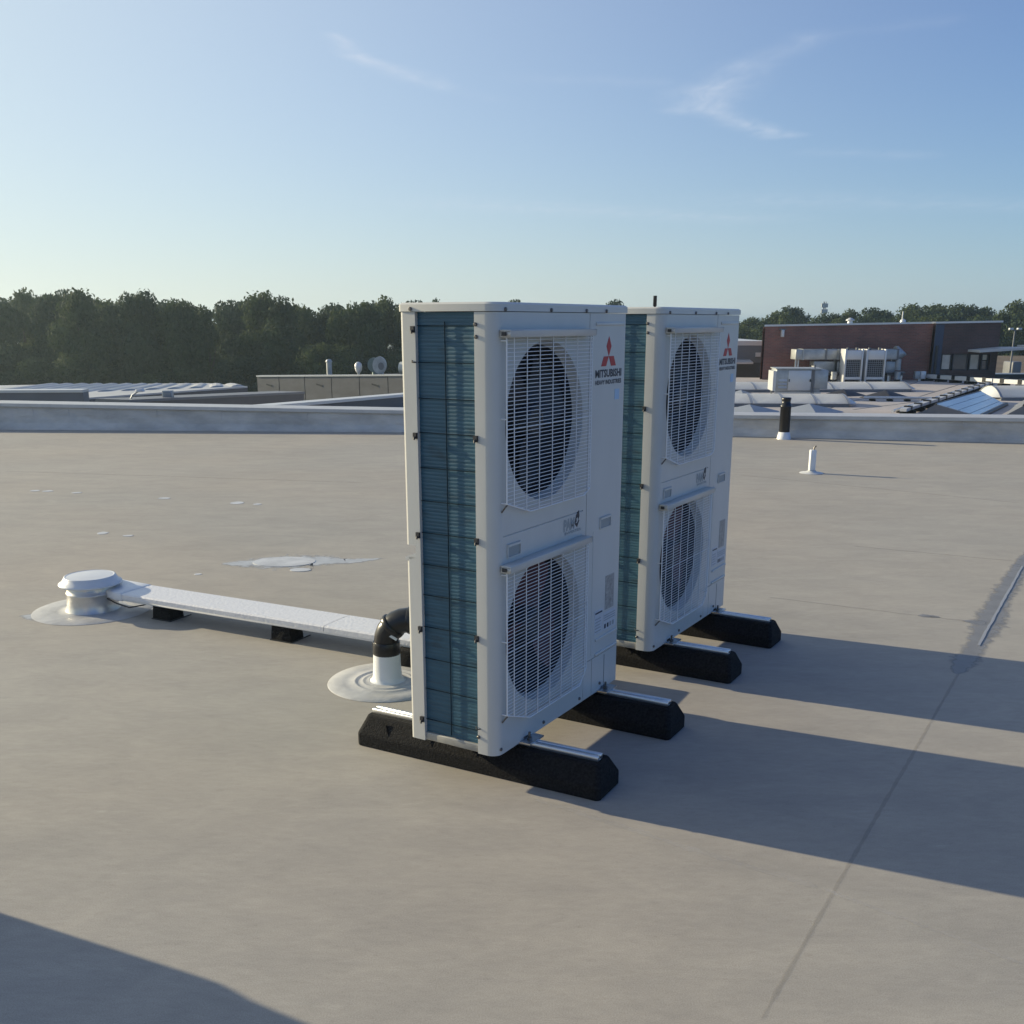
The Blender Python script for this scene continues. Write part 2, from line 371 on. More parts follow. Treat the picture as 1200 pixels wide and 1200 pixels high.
def blotch(pts, z, m, name, parent, label=None, jag=.25, n=64, seed=1, ws=1.0):
    """thin brushed patch along a centre line with half widths [(point, halfwidth)]; its rim frays out"""
    rr = random.Random(seed); P = [Vector((p.x, p.y, 0)) for p, w in pts]; Wd = [w*ws*1.35 for p, w in pts]
    vs, rim = [], []
    for i in range(n+1):
        f = i/n*(len(P)-1); k = min(int(f), len(P)-2); u_ = f-k
        p = P[k].lerp(P[k+1], u_); w = Wd[k]*(1-u_) + Wd[k+1]*u_
        t = (P[k+1]-P[k]).normalized(); nr = Vector((-t.y, t.x, 0)); e_ = min(1, i/4, (n-i)/4)
        for c_ in (-1, -.5, 0, .5, 1):
            q_ = p + nr*w*c_*(1+rr.uniform(-jag, jag)*.4); vs.append((q_.x, q_.y, z)); rim.append((1-abs(c_))*e_)
    m_ = MB(); m_.add(vs, [(i*5+c, (i+1)*5+c, (i+1)*5+c+1, i*5+c+1) for i in range(n) for c in range(4)], True)
    o = m_.build(name, m, parent, label=label)
    at_ = o.data.attributes.new('rim', 'FLOAT', 'POINT')
    for i, v in enumerate(rim): at_.data[i].value = v
    return o
M['weld'] = brushed('weld_line', (.31, .297, .268), .7, .22); M['weld_pale'] = brushed('weld_line_pale', (.62, .60, .55), .7, .28)
blotch([(p, .007) for p in line(seam_a - sd*5, seam_b, 30, .001)], .0008, M['weld'], 'membrane_seam', roof, None, .3, 220, 11)
for k_, (a, b, mk, w) in enumerate(((at(620, 935), at(965, 1043), 'weld_pale', .022), (at(960, 1040), at(1200, 1130), 'weld_pale', .014), (at(1000, 640), at(1192, 658), 'weld', .016), (at(1085, 722), at(1140, 729), 'weld', .016),
                (at(900, 700), at(1080, 722), 'weld', .013), (at(0, 552), at(430, 566), 'weld', .02), (at(860, 556), at(1200, 590), 'weld', .016))):
    blotch([(p, w*.7) for p in line(a, b, 16, .004)], .0008 + .0002*k_, M[mk], 'membrane_seam', roof, None, .6, 120, 20+k_)
blotch([(at(1215, 640), .07), (at(1197, 662), .10), (at(1170, 705), .13), (at(1160, 728), .16), (at(1152, 742), .13), (at(1140, 762), .09), (at(1130, 775), .13), (at(1122, 788), .05), (at(1120, 790), .01)], .0012, M['sealant'], 'sealant_patch', roof,
       'glossy blue-grey sealant brushed along the membrane seam', .3, 90, 3, .55)
blotch([(at(1126, 727.5), .005), (at(1142, 729), .04), (at(1158, 731), .06)], .0016, M['sealant'], 'sealant_patch', roof, None, .2, 20, 4)
blotch([(at(1074, 721.5), .005), (at(1082, 722), .035), (at(1096, 723), .03), (at(1105, 724), .004)], .0014, M['sealant'], 'sealant_patch', roof, None, .2, 20, 5)
blotch([(at(1183, 662), .01), (at(1197, 663), .05)], .0018, M['sealant'], 'sealant_patch', roof, None, .2, 20, 6)
mb = MB(); ribbon(mb, line(at(1198, 664), at(1147, 757), 30, .002), .014, .0, .004, .25); mb.build('sealant_bead', M['sealant_bead'], roof)
blotch([(at(255, 661), .01), (at(290, 660), .12), (at(330, 659), .2), (at(370, 657), .17), (at(405, 658), .08), (at(455, 654), .01)], .0012, M['sealant_wash'], 'sealant_patch', roof, 'pale sealant smeared round a pale circular patch', .2, 50, 8)
c_ = at(333, 658.5); mb = MB(); mb.prism([(c_.x + .215*math.cos(a*.1309), c_.y + .15*math.sin(a*.1309)) for a in range(48)], .0, .0035); mb.build('round_patch', M['sealant_pale'], roof)
c_ = at(352, 668); mb = MB(); mb.prism([(c_.x + .07*math.cos(a*.2618), c_.y + .05*math.sin(a*.2618)) for a in range(24)], .0, .003); mb.build('round_patch', M['sealant_pale'], roof)
for (px, py, w) in ((41, 575, .10), (56, 575.6, .11), (90, 577.5, .10), (192, 584, .12), (278, 589.5, .13), (301, 591, .08), (120, 625, .09), (150, 628, .08), (232, 673, .05)):
    c_ = at(px, py); m_ = MB(); k = random.uniform(.35, .6)
    m_.prism([(c_.x + w*.5*math.cos(a*.6283)*random.uniform(.8, 1.15), c_.y + w*k*math.sin(a*.6283)*random.uniform(.8, 1.2)) for a in range(10)], 0, .002)
    m_.build('pale_fleck', M['sealant_pale'], roof)

# parapet
zt = [.42, .40, .324, .31, .301, .337, .38]
par = thing('parapet', 'low membrane-covered parapet with metal trim along the far roof edge', 'parapet', (0, 0, 0))
def wall_run(pts, zs):
    d_ = [(pts[min(i+1, len(pts)-1)] - pts[max(i-1, 0)]).normalized() for i in range(len(pts))]
    nr = [Vector((-d.y, d.x, 0)) for d in d_]
    return nr
pp = [PL, P0, P1, PM, P2, P3, PR]
pts, zs = [], []
for i in range(6):
    k = 10
    for j in range(k):
        pts.append(pp[i].lerp(pp[i+1], j/k)); zs.append(zt[i]*(1-j/k) + zt[i+1]*j/k)
pts.append(pp[-1]); zs.append(zt[-1])
nr = wall_run(pts, zs); n = len(pts)
mb = MB()
prof = [(-.10, .001), (-.045, .03), (-.012, .10), (0, None), (.4, None), (.4, -.2)]
vs = []
for i in range(n):
    for (o, z) in prof:
        p = pts[i] + nr[i]*o; vs.append((p.x, p.y, (zs[i] - .03) if z is None else z))
m_ = len(prof)
mb.add(vs, [(i*m_+k, (i+1)*m_+k, (i+1)*m_+k+1, i*m_+k+1) for i in range(n-1) for k in range(m_-1)], False)
mb.build('upstand', M['upstand'], par)
mb = MB(); vs = []
prof = [(-.035, -.055), (-.04, -.05), (-.04, -.004), (-.03, 0), (.43, .004), (.44, -.10)]
for i in range(n):
    for (o, z) in prof:
        p = pts[i] + nr[i]*o; vs.append((p.x, p.y, zs[i] + z))
m_ = len(prof)
mb.add(vs, [(i*m_+k, (i+1)*m_+k, (i+1)*m_+k+1, i*m_+k+1) for i in range(n-1) for k in range(m_-1)], False)
mb.build('coping', M['parapet_cap'], par)
M['joint'] = mat('dark_joint', (.10, .10, .10), .6)
for px, base in ((41, 503), (82, 503.4), (185, 504), (260, 504.5), (360, 505.4), (1126, 516.5), (925, 511.8), (1030, 514)):
    p = at(px, base); j = min(range(n), key=lambda i: (pts[i]-p).length)
    a = pts[j]; dd = (pts[min(j+1, n-1)] - pts[max(j-1, 0)]).normalized(); nn = Vector((-dd.y, dd.x, 0))
    p = a + dd*(p-a).dot(dd)
    q0 = p - nn*.012; mb = MB()
    mb.prism([(q0.x - dd.x*.012, q0.y - dd.y*.012), (q0.x + dd.x*.012, q0.y + dd.y*.012), (q0.x + dd.x*.012 + nn.x*.03, q0.y + dd.y*.012 + nn.y*.03), (q0.x - dd.x*.012 + nn.x*.03, q0.y - dd.y*.012 + nn.y*.03)], .08, zs[j] - .06)
    mb.build('lap_joint', M['upstand'], par)

# ------------------------------------------------------------------ condensing unit
YAW = 1.028
UX = Vector((math.cos(YAW), math.sin(YAW), 0)); VY = Vector((-math.sin(YAW), math.cos(YAW), 0))
ZB = .134; WID, DEP, HGT = .968, .37, 1.53
unit = thing('outdoor_unit', 'nearer white outdoor air conditioning unit with two fans, standing on two black beams', 'air conditioner', (-.053, 3.307, ZB), YAW,
             'white outdoor units on the roof')
LZ = 1.502                                        # underside of the lid
# lid
r_ = .04
plan = arc(r_, r_, r_, 180, 270, 8) + arc(WID - .012, .012, .012, 270, 360, 4) + [(WID, DEP), (.012, DEP)] + arc(.012, DEP-.012, .012, 90, 180, 4)[1:]
def off(poly, d):
    cx, cy = WID/2, DEP/2
    return [(cx + (x-cx)*(1 + d/(WID/2)), cy + (y-cy)*(1 + d/(DEP/2))) for x, y in poly]
mb = MB(); po = off(plan, .004); pi_ = off(plan, -.004)
mb.prism(po, LZ, HGT - .006, True, False)
k = len(po)
vs = [(x, y, HGT-.006) for x, y in po] + [(x, y, HGT) for x, y in pi_]
mb.add(vs, [(i, (i+1) % k, k+(i+1) % k, k+i) for i in range(k)], True)
mb.add([(x, y, HGT) for x, y in pi_], [tuple(range(k))])
mb.add([(x, y, LZ) for x, y in po], [tuple(range(k-1, -1, -1))])
mb.build('lid', M['white'], unit)
# base pan
mb = MB(); mb.box(.006, WID-.006, .02, DEP-.006, 0, .03); mb.build('base_pan', M['base'], unit, bevel=.004)
# dark core behind everything
mb = MB(); mb.box(.03, WID-.01, .16, .30, .03, LZ-.002); mb.build('inner_chassis', M['dark'], unit)
# front fan panel with two round openings
C1, C2, CX, RO = 1.272-ZB, .530-ZB, .333, .272
SPL = .650
mb = MB()
xl, xr, zl, zh = CX-.288, CX+.288, 0.0, LZ-.002
def rect(x0, x1, z0, z1, y=0.0): mb.add([(x0, y, z0), (x1, y, z0), (x1, y, z1), (x0, y, z1)], [(0, 1, 2, 3)])
rect(r_, xl, zl, zh); rect(xr, SPL, zl, zh)
for z0, z1 in ((zl, C2-.288), (C2+.288, .913-ZB-.0025), (.913-ZB+.0025, C1-.288), (C1+.288, zh)): rect(xl, xr, z0, z1)
mb.add([(xl, 0, .913-ZB-.0025), (xr, 0, .913-ZB-.0025), (xr, .004, .913-ZB), (xl, .004, .913-ZB), (xr, 0, .913-ZB+.0025), (xl, 0, .913-ZB+.0025)], [(0, 1, 2, 3), (3, 2, 4, 5)])
NN = 64
for cz in (C1, C2):
    ring, sq, inn = [], [], []
    for i in range(NN):
        a = 2*math.pi*i/NN; ca, sa = math.cos(a), math.sin(a)
        s = .288/max(abs(ca), abs(sa))
        ring.append((CX + RO*ca, 0, cz + RO*sa)); sq.append((CX + s*ca, 0, cz + s*sa)); inn.append((CX + (RO-.016)*ca, .035, cz + (RO-.016)*sa))
    mb.add(ring + sq, [(i, (i+1) % NN, NN+(i+1) % NN, NN+i) for i in range(NN)])
    mb.add(ring + inn, [(i, NN+i, NN+(i+1) % NN, (i+1) % NN) for i in range(NN)], True)
# rounded corner and return on the side
cor = arc(r_, r_, r_, 180, 270, 10); cor = [(0, .078)] + cor
k = len(cor)
mb.add([(x, y, zl) for x, y in cor] + [(x, y, zh) for x, y in cor], [(i, i+1, k+i+1, k+i) for i in range(k-1)], True)
mb.add([(0, .078, zl), (.014, .078, zl), (.014, .078, zh), (0, .078, zh)], [(0, 3, 2, 1)])
mb.add([(SPL, 0, zl), (SPL, .02, zl), (SPL, .02, zh), (SPL, 0, zh)], [(0, 1, 2, 3)])
mb.add([(x, y, 0) for x, y in cor[1:]] + [(SPL, 0, 0), (SPL, .02, 0)], [tuple(range(k+1))])
fp = mb.build('fan_panel', M['white'], unit)
# bell mouths and fans
for cz in (C1, C2):
    mb = MB(); 
    prof = [(RO-.016, .035), (RO-.022, .06), (RO-.024, .13), (0.02, .135)]
    vs = []
    for r, y in prof: vs += [(CX + r*math.cos(2*math.pi*i/NN), y, cz + r*math.sin(2*math.pi*i/NN)) for i in range(NN)]
    mb.add(vs, [(j*NN+i, (j+1)*NN+i, (j+1)*NN+(i+1) % NN, j*NN+(i+1) % NN) for j in range(3) for i in range(NN)], True)
    mb.build('fan_shroud', M['dark'], fp)
    fan = MB(); fan.tube([(CX, .04, cz), (CX, .046, cz), (CX, .12, cz)], [.045, .062, .07], 24)
    hub = fan.build('fan', M['fan'], unit)
    for b in range(3):
        a0 = R(b*120 + (20 if cz == C1 else 75)); bl = MB(); vs = []
        for iu in range(9):
            for iv in range(6):
                rr = .06 + (.235-.06)*iv/5; sw = R(72)*(iu/8 - .5)*(1 - .1*iv/5) + R(18)*(iv/5)
                y = .055 + .05*(iu/8) + .006*math.sin(iv)
                vs.append((CX + rr*math.cos(a0+sw), y, cz + rr*math.sin(a0+sw)))
        bl.add(vs, [(u*6+w, u*6+w+1, (u+1)*6+w+1, (u+1)*6+w) for u in range(8) for w in range(5)], True)
        bl.build('fan_blade', M['fan'] if cz == C1 else M['fan_warm_lit'], hub)
# service panel on the right
mb = MB()
x0 = SPL + .004
pl = [(x0, .02), (x0, 0.0)] + arc(WID-.014, .014, .014, 270, 360, 5) + [(WID, .24), (WID-.003, .24)]
def sheet(mb, path, z0, z1, sm=True):
    k = len(path); mb.add([(x, y, z0) for x, y in path] + [(x, y, z1) for x, y in path], [(i, i+1, k+i+1, k+i) for i in range(k-1)], sm)
SZ = .155
pl2 = [(.655, .01), (.655, 0.0015), (.722, .0015), (.722, .012)]
def framed(mb, x0, x1, z0, z1, rc):            # thin raised plate
    mb.box(x0, x1, -.0018, .006, z0, z1)
mb = MB(); mb.prism(pl, SZ + .003, zh, False); sp = mb.build('service_panel', M['white'], unit)
mb = MB(); mb.prism([(.728, .02), (.728, .0)] + arc(WID-.014, .014, .014, 270, 360, 5) + [(WID, .24), (WID-.003, .24)], 0, SZ); mb.build('valve_cover', M['white'], unit)
mb = MB(); mb.box(x0, .725, .0005, .02, 0, SZ); mb.build('corner_trim', M['white'], unit)
mb = MB(); mb.box(.838, .8405, -.0008, .006, .01, SZ - .01); mb.build('cover_groove', M['dgrey'], unit)
mb = MB(); mb.box(SPL-.0005, x0+.0005, .004, .03, 0, zh); mb.build('panel_gap', M['dgrey'], unit)
mb = MB(); mb.box(.714, .7165, -.0012, .006, SZ+.02, .816-ZB); mb.box(.7165, .95, -.0012, .004, .816-ZB, .8185-ZB) if False else None
mb.build('panel_crease', M['white_d'], unit)
for z in (.362-ZB, .300-ZB): mb = MB(); mb.box(.75, .95, -.006, .004, z-.006, z+.006); mb.build('pressed_rib', M['white'], unit, bevel=.003)
mb = MB(); mb.box(.70, .945, -.004, .004, 1.59-ZB, 1.602-ZB); mb.build('pressed_rib', M['white'], unit, bevel=.0018)
# hand holds
for xa, xb, za, zb in ((.772, .862, .818, .858), (.072, .152, .838, .878)):
    mb = MB(); za -= ZB; zb -= ZB
    mb.box(xa, xb, -.0075, -.002, zb-.004, zb+.004); mb.box(xa-.004, xa, -.005, .002, za, zb+.004); mb.box(xb, xb+.004, -.005, .002, za, zb+.004); mb.box(xa, xb, -.004, .002, za-.003, za)
    h_ = mb.build('hand_hold', M['white'], unit)
    mb = MB(); mb.box(xa, xb, -.0012, .004, za, zb-.004); mb.build('recess_plate', M['grey_print'], h_)  # flat grey plate standing in for the dark hollow
# rear post at the left end, with a notch for the pipes
mb = MB()
pz = [(0, .308), (.02, .308), (.02, DEP-.02), (WID*.1, DEP-.004), (WID*.1, DEP), (.012, DEP), (.003, DEP-.004), (0, DEP-.012)]
pzn = [(0, .308), (.02, .308), (.02, .328), (0, .328)]
cc = lambda p: list(reversed(p)) if sum((p[i][0]*p[(i+1) % len(p)][1] - p[(i+1) % len(p)][0]*p[i][1]) for i in range(len(p))) < 0 else p
mb.prism(cc(pz), .0, .813-ZB); mb.prism(cc(pzn), .813-ZB, .856-ZB, cap=False); mb.prism(cc(pz), .856-ZB, zh)
rp = mb.build('rear_post', M['white'], unit)
mb = MB(); mb.prism([(.0, .328), (.018, .328), (.018, DEP+.004), (.0, DEP+.004)], [.812-ZB, .812-ZB, .80-ZB, .80-ZB], [.83-ZB, .83-ZB, .812-ZB, .812-ZB]); mb.build('notch_tab', M['white_d'], rp)
# coil with level fins
mb = MB(); nf = 118; z0, z1 = .031, zh; vs = []; dz = (z1-z0)/nf
prof = []
for i in range(nf): prof += [(.014, z0 + i*dz), (.0147, z0 + i*dz + dz*.25), (.0138, z0 + i*dz + dz*.8)]
prof.append((.014, z1)); k = len(prof)
ys = [.078, .308]
mb.add([(x, y, z) for y in ys for x, z in prof], [(i, k+i, k+i+1, i+1) for i in range(k-1)])
mb.add([(.018, .078, z0), (.06, .078, z0), (.06, .308, z0), (.018, .308, z0)], [(0, 1, 2, 3)])
stuffc = mb.build('coil', M['fins'], unit)
mb = MB(); mb.box(.1, WID-.02, DEP-.02, DEP-.006, .03, zh); mb.build('rear_coil', M['fins'], unit)
mb = MB(); mb.box(WID-.01, WID-.001, .243, DEP-.006, .0, zh); mb.build('side_panel', M['white'], unit)
# guard wires over the coil
cg = MB(); cg.tube([(.008, .196, .04), (.008, .196, zh-.03)], .0019, 6)
cgo = cg.build('coil_guard', M['fins_dark'], unit)
wz = [1.591, 1.475, 1.359, 1.246, 1.128, 1.015, .904, .792, .682, .566, .449, .334, .217]
strong = {0, 3, 6, 9}
wm_ = MB(); wm_.tube([(.0075, .082, 0), (.0075, .196, 0), (.0075, .305, 0)], .0017, 6); w0 = wm_.build('cross_wire', M['fins_dark'], cgo, loc=(0, 0, wz[0]-ZB)); wm2 = w0.data
for z in wz[1:]: link('cross_wire', wm2, cgo, loc=(0, 0, z-ZB))
# clips, screws
cl = MB(); cl.box(-.008, .001, -.007, .007, -.011, .009); cl.tube([(-.004, 0, -.004), (-.012, -.001, -.006), (-.013, -.002, -.014)], .0035, 6)
clip0 = cl.build('clip', M['clip'], unit, bevel=0, loc=(-.001, .315, 1.581-ZB)); clm = clip0.data
for y, z in ((.315, 1.236), (.314, .896), (.314, .558), (.316, .217), (.0735, 1.239), (.0735, .90), (.077, .560)): link('clip', clm, unit, loc=(-.001, y, z-ZB))
hk = MB(); hk.tube([(0, .008, .006), (-.006, .004, 0), (-.006, -.006, 0), (0, -.01, 0)], .002, 6)
link('clip', hk.build('clip', M['clip'], unit, loc=(-.001, .315, 1.475-ZB)).data, unit, loc=(-.001, .076, .229-ZB))
sc = MB(); sc.tube([(0, .001, 0), (0, -.004, 0), (0, -.006, 0)], [.0065, .0065, .004], 10)
s0 = sc.build('screw', M['screw'], unit, loc=(.054, -.004, 1.642-ZB)); scm = s0.data
for x, z in ((.352, 1.642), (.613, 1.642), (.776, 1.642)): link('screw', scm, unit, loc=(x, -.004, z-ZB))
for x, z in ((.03, .155), (.33, .155), (.62, .155), (.80, .165)): link('screw', scm, unit, loc=(x, 0 if x > .04 else .003, z-ZB))
for y, z in ((.072, 1.596), (.070, 1.558), (.074, .197), (.322, 1.644)): link('screw', scm, unit, loc=(0 if z < 1.64 else -.004, y, z-ZB), rz=-math.pi/2)
# mounting brackets on the beams
for x in (.205, .83):
    mb = MB(); mb.box(x-.05, x+.05, -.045, .03, -.001, .005); mb.box(x-.02, x+.02, .0, .05, -.001, .012); f_ = mb.build('foot', M['galv'], unit)
    mb = MB(); mb.tube([(x-.012, -.02, -.004), (x-.012, -.02, .034)], .005, 8); mb.tube([(x-.012, -.02, .004), (x-.012, -.02, .014)], .010, 6, False)
    mb.build('bolt', M['screw'], f_)
# fan guards
def guard(zt_, zl_, zv, zr, xrc):
    yo = -.021; xL, xR, xV = .036, .634, .19
    outl = [(xL, zt_), (xL, zl_), (xV, zv), (xrc, zv), (xR, zr), (xR, zt_)]
    g = MB()
    for i in range(len(outl)-1):
        (xa, za), (xb, zb) = outl[i], outl[i+1]
        g.tube([(xa, yo, za), (xb, yo, zb)], .0028, 6)
    for x, z in ((xL, zt_-.03), (xL, zl_), (xV, zv), (xR, zr), (xL, (zt_+zl_)/2), (xR, (zt_+zr)/2)): g.tube([(x, yo, z), (x, .0, z)], .0025, 6)
    go = g.build('fan_guard', M['wire'], unit)
    bar = MB(); x0_, x1_ = .026, .625
    bar.box(x0_, x1_, -.042, -.001, zt_, zt_+.004); bar.box(x0_, x1_, -.042, -.038, zt_-.02, zt_); bar.box(x0_, x0_+.003, -.038, -.001, zt_-.02, zt_); bar.box(x1_-.003, x1_, -.038, -.001, zt_-.02, zt_)
    bar.build('top_bar', M['white'], go, bevel=.001, seg=1)
    br = MB(); br.box(x0_-.005, x0_-.0005, -.026, -.010, zt_-.015, zt_-.003); br.build('hinge', M['clip'], go)
    def lo(x):
        if x < xV: return zl_ + (zv-zl_)*(x-xL)/(xV-xL)
        if x > xrc: return zv + (zr-zv)*(x-xrc)/(xR-xrc)
        return zv
    for x in (.076, .158, .243, .333, .42, .51, .612):
        w = MB(); w.tube([(x, yo-.004, zt_-.01), (x, yo-.004, lo(x))], .0019, 6); w.build('upright_wire', M['wire'], go)
    hw = MB(); nrow = 45
    for i in range(nrow):
        z = zt_ - .028 - i*(zt_-.03-zv)/(nrow-.5)
        xa = xL if z > zl_ else xL + (z-zl_)/(zv-zl_)*(xV-xL)
        xb = xR if z > zr else xR - (zr-z)/(zr-zv)*(xR-xrc)
        hw.tube([(xa, yo, z), (xb, yo, z)], .0024 if i == 22 else .00145, 5)
    stuff(hw.build('level_wires', M['wire'], go))
    hk = MB(); hk.tube([(xL+.003, -.02, zl_-.005), (xL+.001, -.014, zl_-.012), (xL, -.001, zl_-.03)], .003, 6); hk.build('guard_hook', M['screw'], go)
guard(1.576-ZB, 1.027-ZB, .98-ZB, 1.0-ZB, .59)
guard(.815-ZB, .284-ZB, .226-ZB, .285-ZB, .58)
# emblem and lettering
def flat(mb, poly, y=-.0012):
    k = len(poly); mb.add([(x, y, z) for x, z in poly] + [(x, .002, z) for x, z in poly], [tuple(range(k))] + [(i, k+i, k+(i+1) % k, (i+1) % k) for i in range(k)])
ex, ez, ea = .814, 1.4775-ZB, .0415
h3 = math.sqrt(3)/2
mb = MB()
flat(mb, [(ex, ez+.001), (ex+ea*.5, ez+.001+ea*h3), (ex, ez+.001+2*ea*h3), (ex-ea*.5, ez+.001+ea*h3)])
flat(mb, [(ex-.001, ez), (ex-.001-ea, ez), (ex-.001-1.5*ea, ez-ea*h3), (ex-.001-.5*ea, ez-ea*h3)])
flat(mb, [(ex+.001, ez), (ex+.001+.5*ea, ez-ea*h3), (ex+.001+1.5*ea, ez-ea*h3), (ex+.001+ea, ez)])
mb.build('red_emblem', M['red'], unit)
def text(name, s, x, z, h, wtarget, m, bold=0, parent=None, y=-.0008):
    cu = bpy.data.curves.new(name, 'FONT'); cu.body = s; cu.size = 1; cu.extrude = 0; cu.offset = bold; cu.resolution_u = 2
    ob = bpy.data.objects.new(name + '_tmp', cu); COL.objects.link(ob)
    dg = bpy.context.evaluated_depsgraph_get(); me = bpy.data.meshes.new_from_object(ob.evaluated_get(dg)); me.name = name
    COL.objects.unlink(ob); bpy.data.objects.remove(ob)
    xs = [v.co.x for v in me.vertices]; ys_ = [v.co.y for v in me.vertices]
    sx_ = wtarget/(max(xs)-min(xs)); sy_ = h/(max(ys_)-min(ys_)); x0_, y0_ = min(xs), min(ys_)
    for v in me.vertices: v.co = Vector((x + (v.co.x-x0_)*sx_, y, z + (v.co.y-y0_)*sy_))
    me.materials.clear(); me.materials.append(m)
    return link(name, me, parent or unit)
text('brand_lettering', 'MITSUBISHI', .703, 1.400-ZB, .030, .226, M['black_print'], .035)
text('brand_lettering', 'HEAVY INDUSTRIES', .703, 1.374-ZB, .017, .226, M['black_print'], .03)
text('inverter_lettering', 'PAM', .470, .856-ZB, .045, .085, M['grey_print'], .05)
text('inverter_lettering', 'INVERTER', .48, .842-ZB, .010, .13, M['grey_print'], .03)
mb = MB()
flat(mb, [(.556, .874-ZB), (.568, .905-ZB), (.590, .921-ZB), (.594, .897-ZB), (.585, .884-ZB), (.582, .895-ZB), (.570, .892-ZB), (.572, .88-ZB)])
flat(mb, [(.560, .871-ZB), (.576, .858-ZB), (.594, .882-ZB), (.588, .884-ZB), (.576, .872-ZB), (.566, .876-ZB)])
mb.build('inverter_emblem', M['black_print'], unit)
mb = MB(); mb.box(.874, .914, -.001, .002, 1.312-ZB, 1.352-ZB); mb.build('sticker', M['blue_sticker'], unit)
mb = MB(); mb.box(.835, .914, -.001, .002, .470-ZB, .612-ZB); st_ = mb.build('rating_plate', M['grey_sticker'], unit)
mb = MB(); mb.box(.742, .815, -.001, .002, .385-ZB, .485-ZB); st2 = mb.build('sticker', M['pale_sticker'], unit)
mb = MB(); mb.box(.822, .935, -.001, .002, .385-ZB, .46-ZB); st3 = mb.build('sticker', M['pale_sticker'], unit)
mb = MB(); mb.box(.748, .809, -.002, .001, .470-ZB, .476-ZB); mb.build('print_line', M['black_print'], st2)
for i in range(5): mb = MB(); mb.box(.748, .80-.004*(i % 3), -.002, .001, .395-ZB+i*.013, .398-ZB+i*.013); mb.build('print_line', M['grey_print'], st2)
for i in range(4): mb = MB(); mb.box(.832+i*.025, .845+i*.025, -.002, .001, .392-ZB, .41-ZB); mb.build('print_line', M['black_print'] if i < 2 else M['grey_print'], st3)
for i in range(3): mb = MB(); mb.box(.828, .93, -.002, .001, .425-ZB+i*.01, .428-ZB+i*.01); mb.build('print_line', M['grey_print'], st3)

unit2 = copy_tree(unit)
unit2['label'] = 'farther white outdoor air conditioning unit with two fans, partly hidden behind the nearer one'
OFF2 = UX*1.374 + VY*.018
unit2.location = Vector(unit.location) + OFF2

# ------------------------------------------------------------------ rubber beams
def beam():
    t = thing('support_beam', '', 'support beam', (0, 0, 0), YAW, 'black rubber beams under the outdoor units')
    mb = MB(); x = .093; c = .013
    lv = [(0.0, x, 0.0), (.05, x, 0), (.116, .050, .022)]
    y0, y1 = -.338, .705
    rings = []
    for z, hx, ins in lv:
        a, b = y0+ins, y1-ins
        rings.append([(-hx+c, a, z), (hx-c, a, z), (hx, a+c, z), (hx, b-c, z), (hx-c, b, z), (-hx+c, b, z), (-hx, b-c, z), (-hx, a+c, z)])
    vs = sum(rings, [])
    mb.add(vs, [(j*8+i, j*8+(i+1) % 8, (j+1)*8+(i+1) % 8, (j+1)*8+i) for j in range(2) for i in range(8)] + [tuple(range(16, 24)), tuple(range(7, -1, -1))])
    mb.build('rubber_block', M['rubber'], t, bevel=.004, seg=1, flat=True)
    # moulded wedge notches along the flanks
    for s in (-1, 1):
        for yy in (.56, .36, .16, -.04):
            w = MB(); xo = s*(x - .006); xi = s*.062
            w.add([(xo*1.05, yy-.012, .05), (xo*1.05, yy+.016, .05), (xi*1.06, yy+.03, .108), (xi*1.06, yy+.022, .108), (xi*.9, yy+.02, .05)], [(0, 1, 2, 3), (0, 3, 4), (1, 4, 2), (2, 4, 3), (0, 4, 1)])
            w.build('moulded_wedge', M['rubber'], t)
    mb = MB(); mb.box(-.021, -.007, y0+.04, y1-.03, .114, .1335); mb.box(.007, .021, y0+.04, y1-.03, .114, .1335); mb.box(-.007, .007, y0+.04, y1-.03, .114, .118)
    mb.build('rail', M['alu'], t, bevel=.001, seg=1)
    return t
b0 = beam()
bl_ = ['nearest black rubber beam, sticking out left and right under the nearer unit', 'black rubber beam under the right end of the nearer unit',
       'black rubber beam under the left end of the farther unit', 'farthest black rubber beam, under the right end of the farther unit']
base1 = Vector((unit.location.x, unit.location.y, 0)); base2 = base1 + OFF2
for i, (bs, x, r2) in enumerate(((base1, .20, .04), (base1, .83, .02), (base2, .215, .02), (base2, .835, .0))):
    o = b0 if i == 0 else copy_tree(b0)
    o.location = bs + UX*x; o.rotation_euler.z = YAW + r2; o['label'] = bl_[i]

# ------------------------------------------------------------------ vent cap, cable duct, elbow pipe
vc = thing('roof_vent', 'low grey mushroom vent with round cap at the end of the white duct', 'roof vent', (-2.42, 5.70, 0))
mb = MB(); mb.lathe([(.33, .001), (.325, .003), (.24, .004), (.215, .006), (.2, .004), (.15, .006), (.14, .02)], n=40)
mb.build('flashing', M['flash'], vc)
mb = MB(); mb.lathe([(.15, .008), (.14, .03), (.133, .10), (.137, .103), (.137, .112), (.132, .115), (.130, .152)], n=40); mb.build('neck', M['capalu'], vc)
mb = MB(); mb.lathe([(.10, .15), (.158, .152), (.173, .158), (.172, .166), (.158, .172), (.142, .197)], n=48); mb.lathe([(.142, .197), (.140, .203), (.134, .205)], n=48); mb.lathe([(.134, .205), (.128, .203), (.06, .2065), (.001, .208)], n=48, smooth=False); mb.build('cap', M['capmetal'], vc)
mb = MB()
for k in range(10):
    a = k*.6283; mb.tube([(.12*math.cos(a), .12*math.sin(a), .145), (.135*math.cos(a), .135*math.sin(a), .16)], .006, 6)
stuff(mb.build('cap_spacers', M['dgrey'], vc))
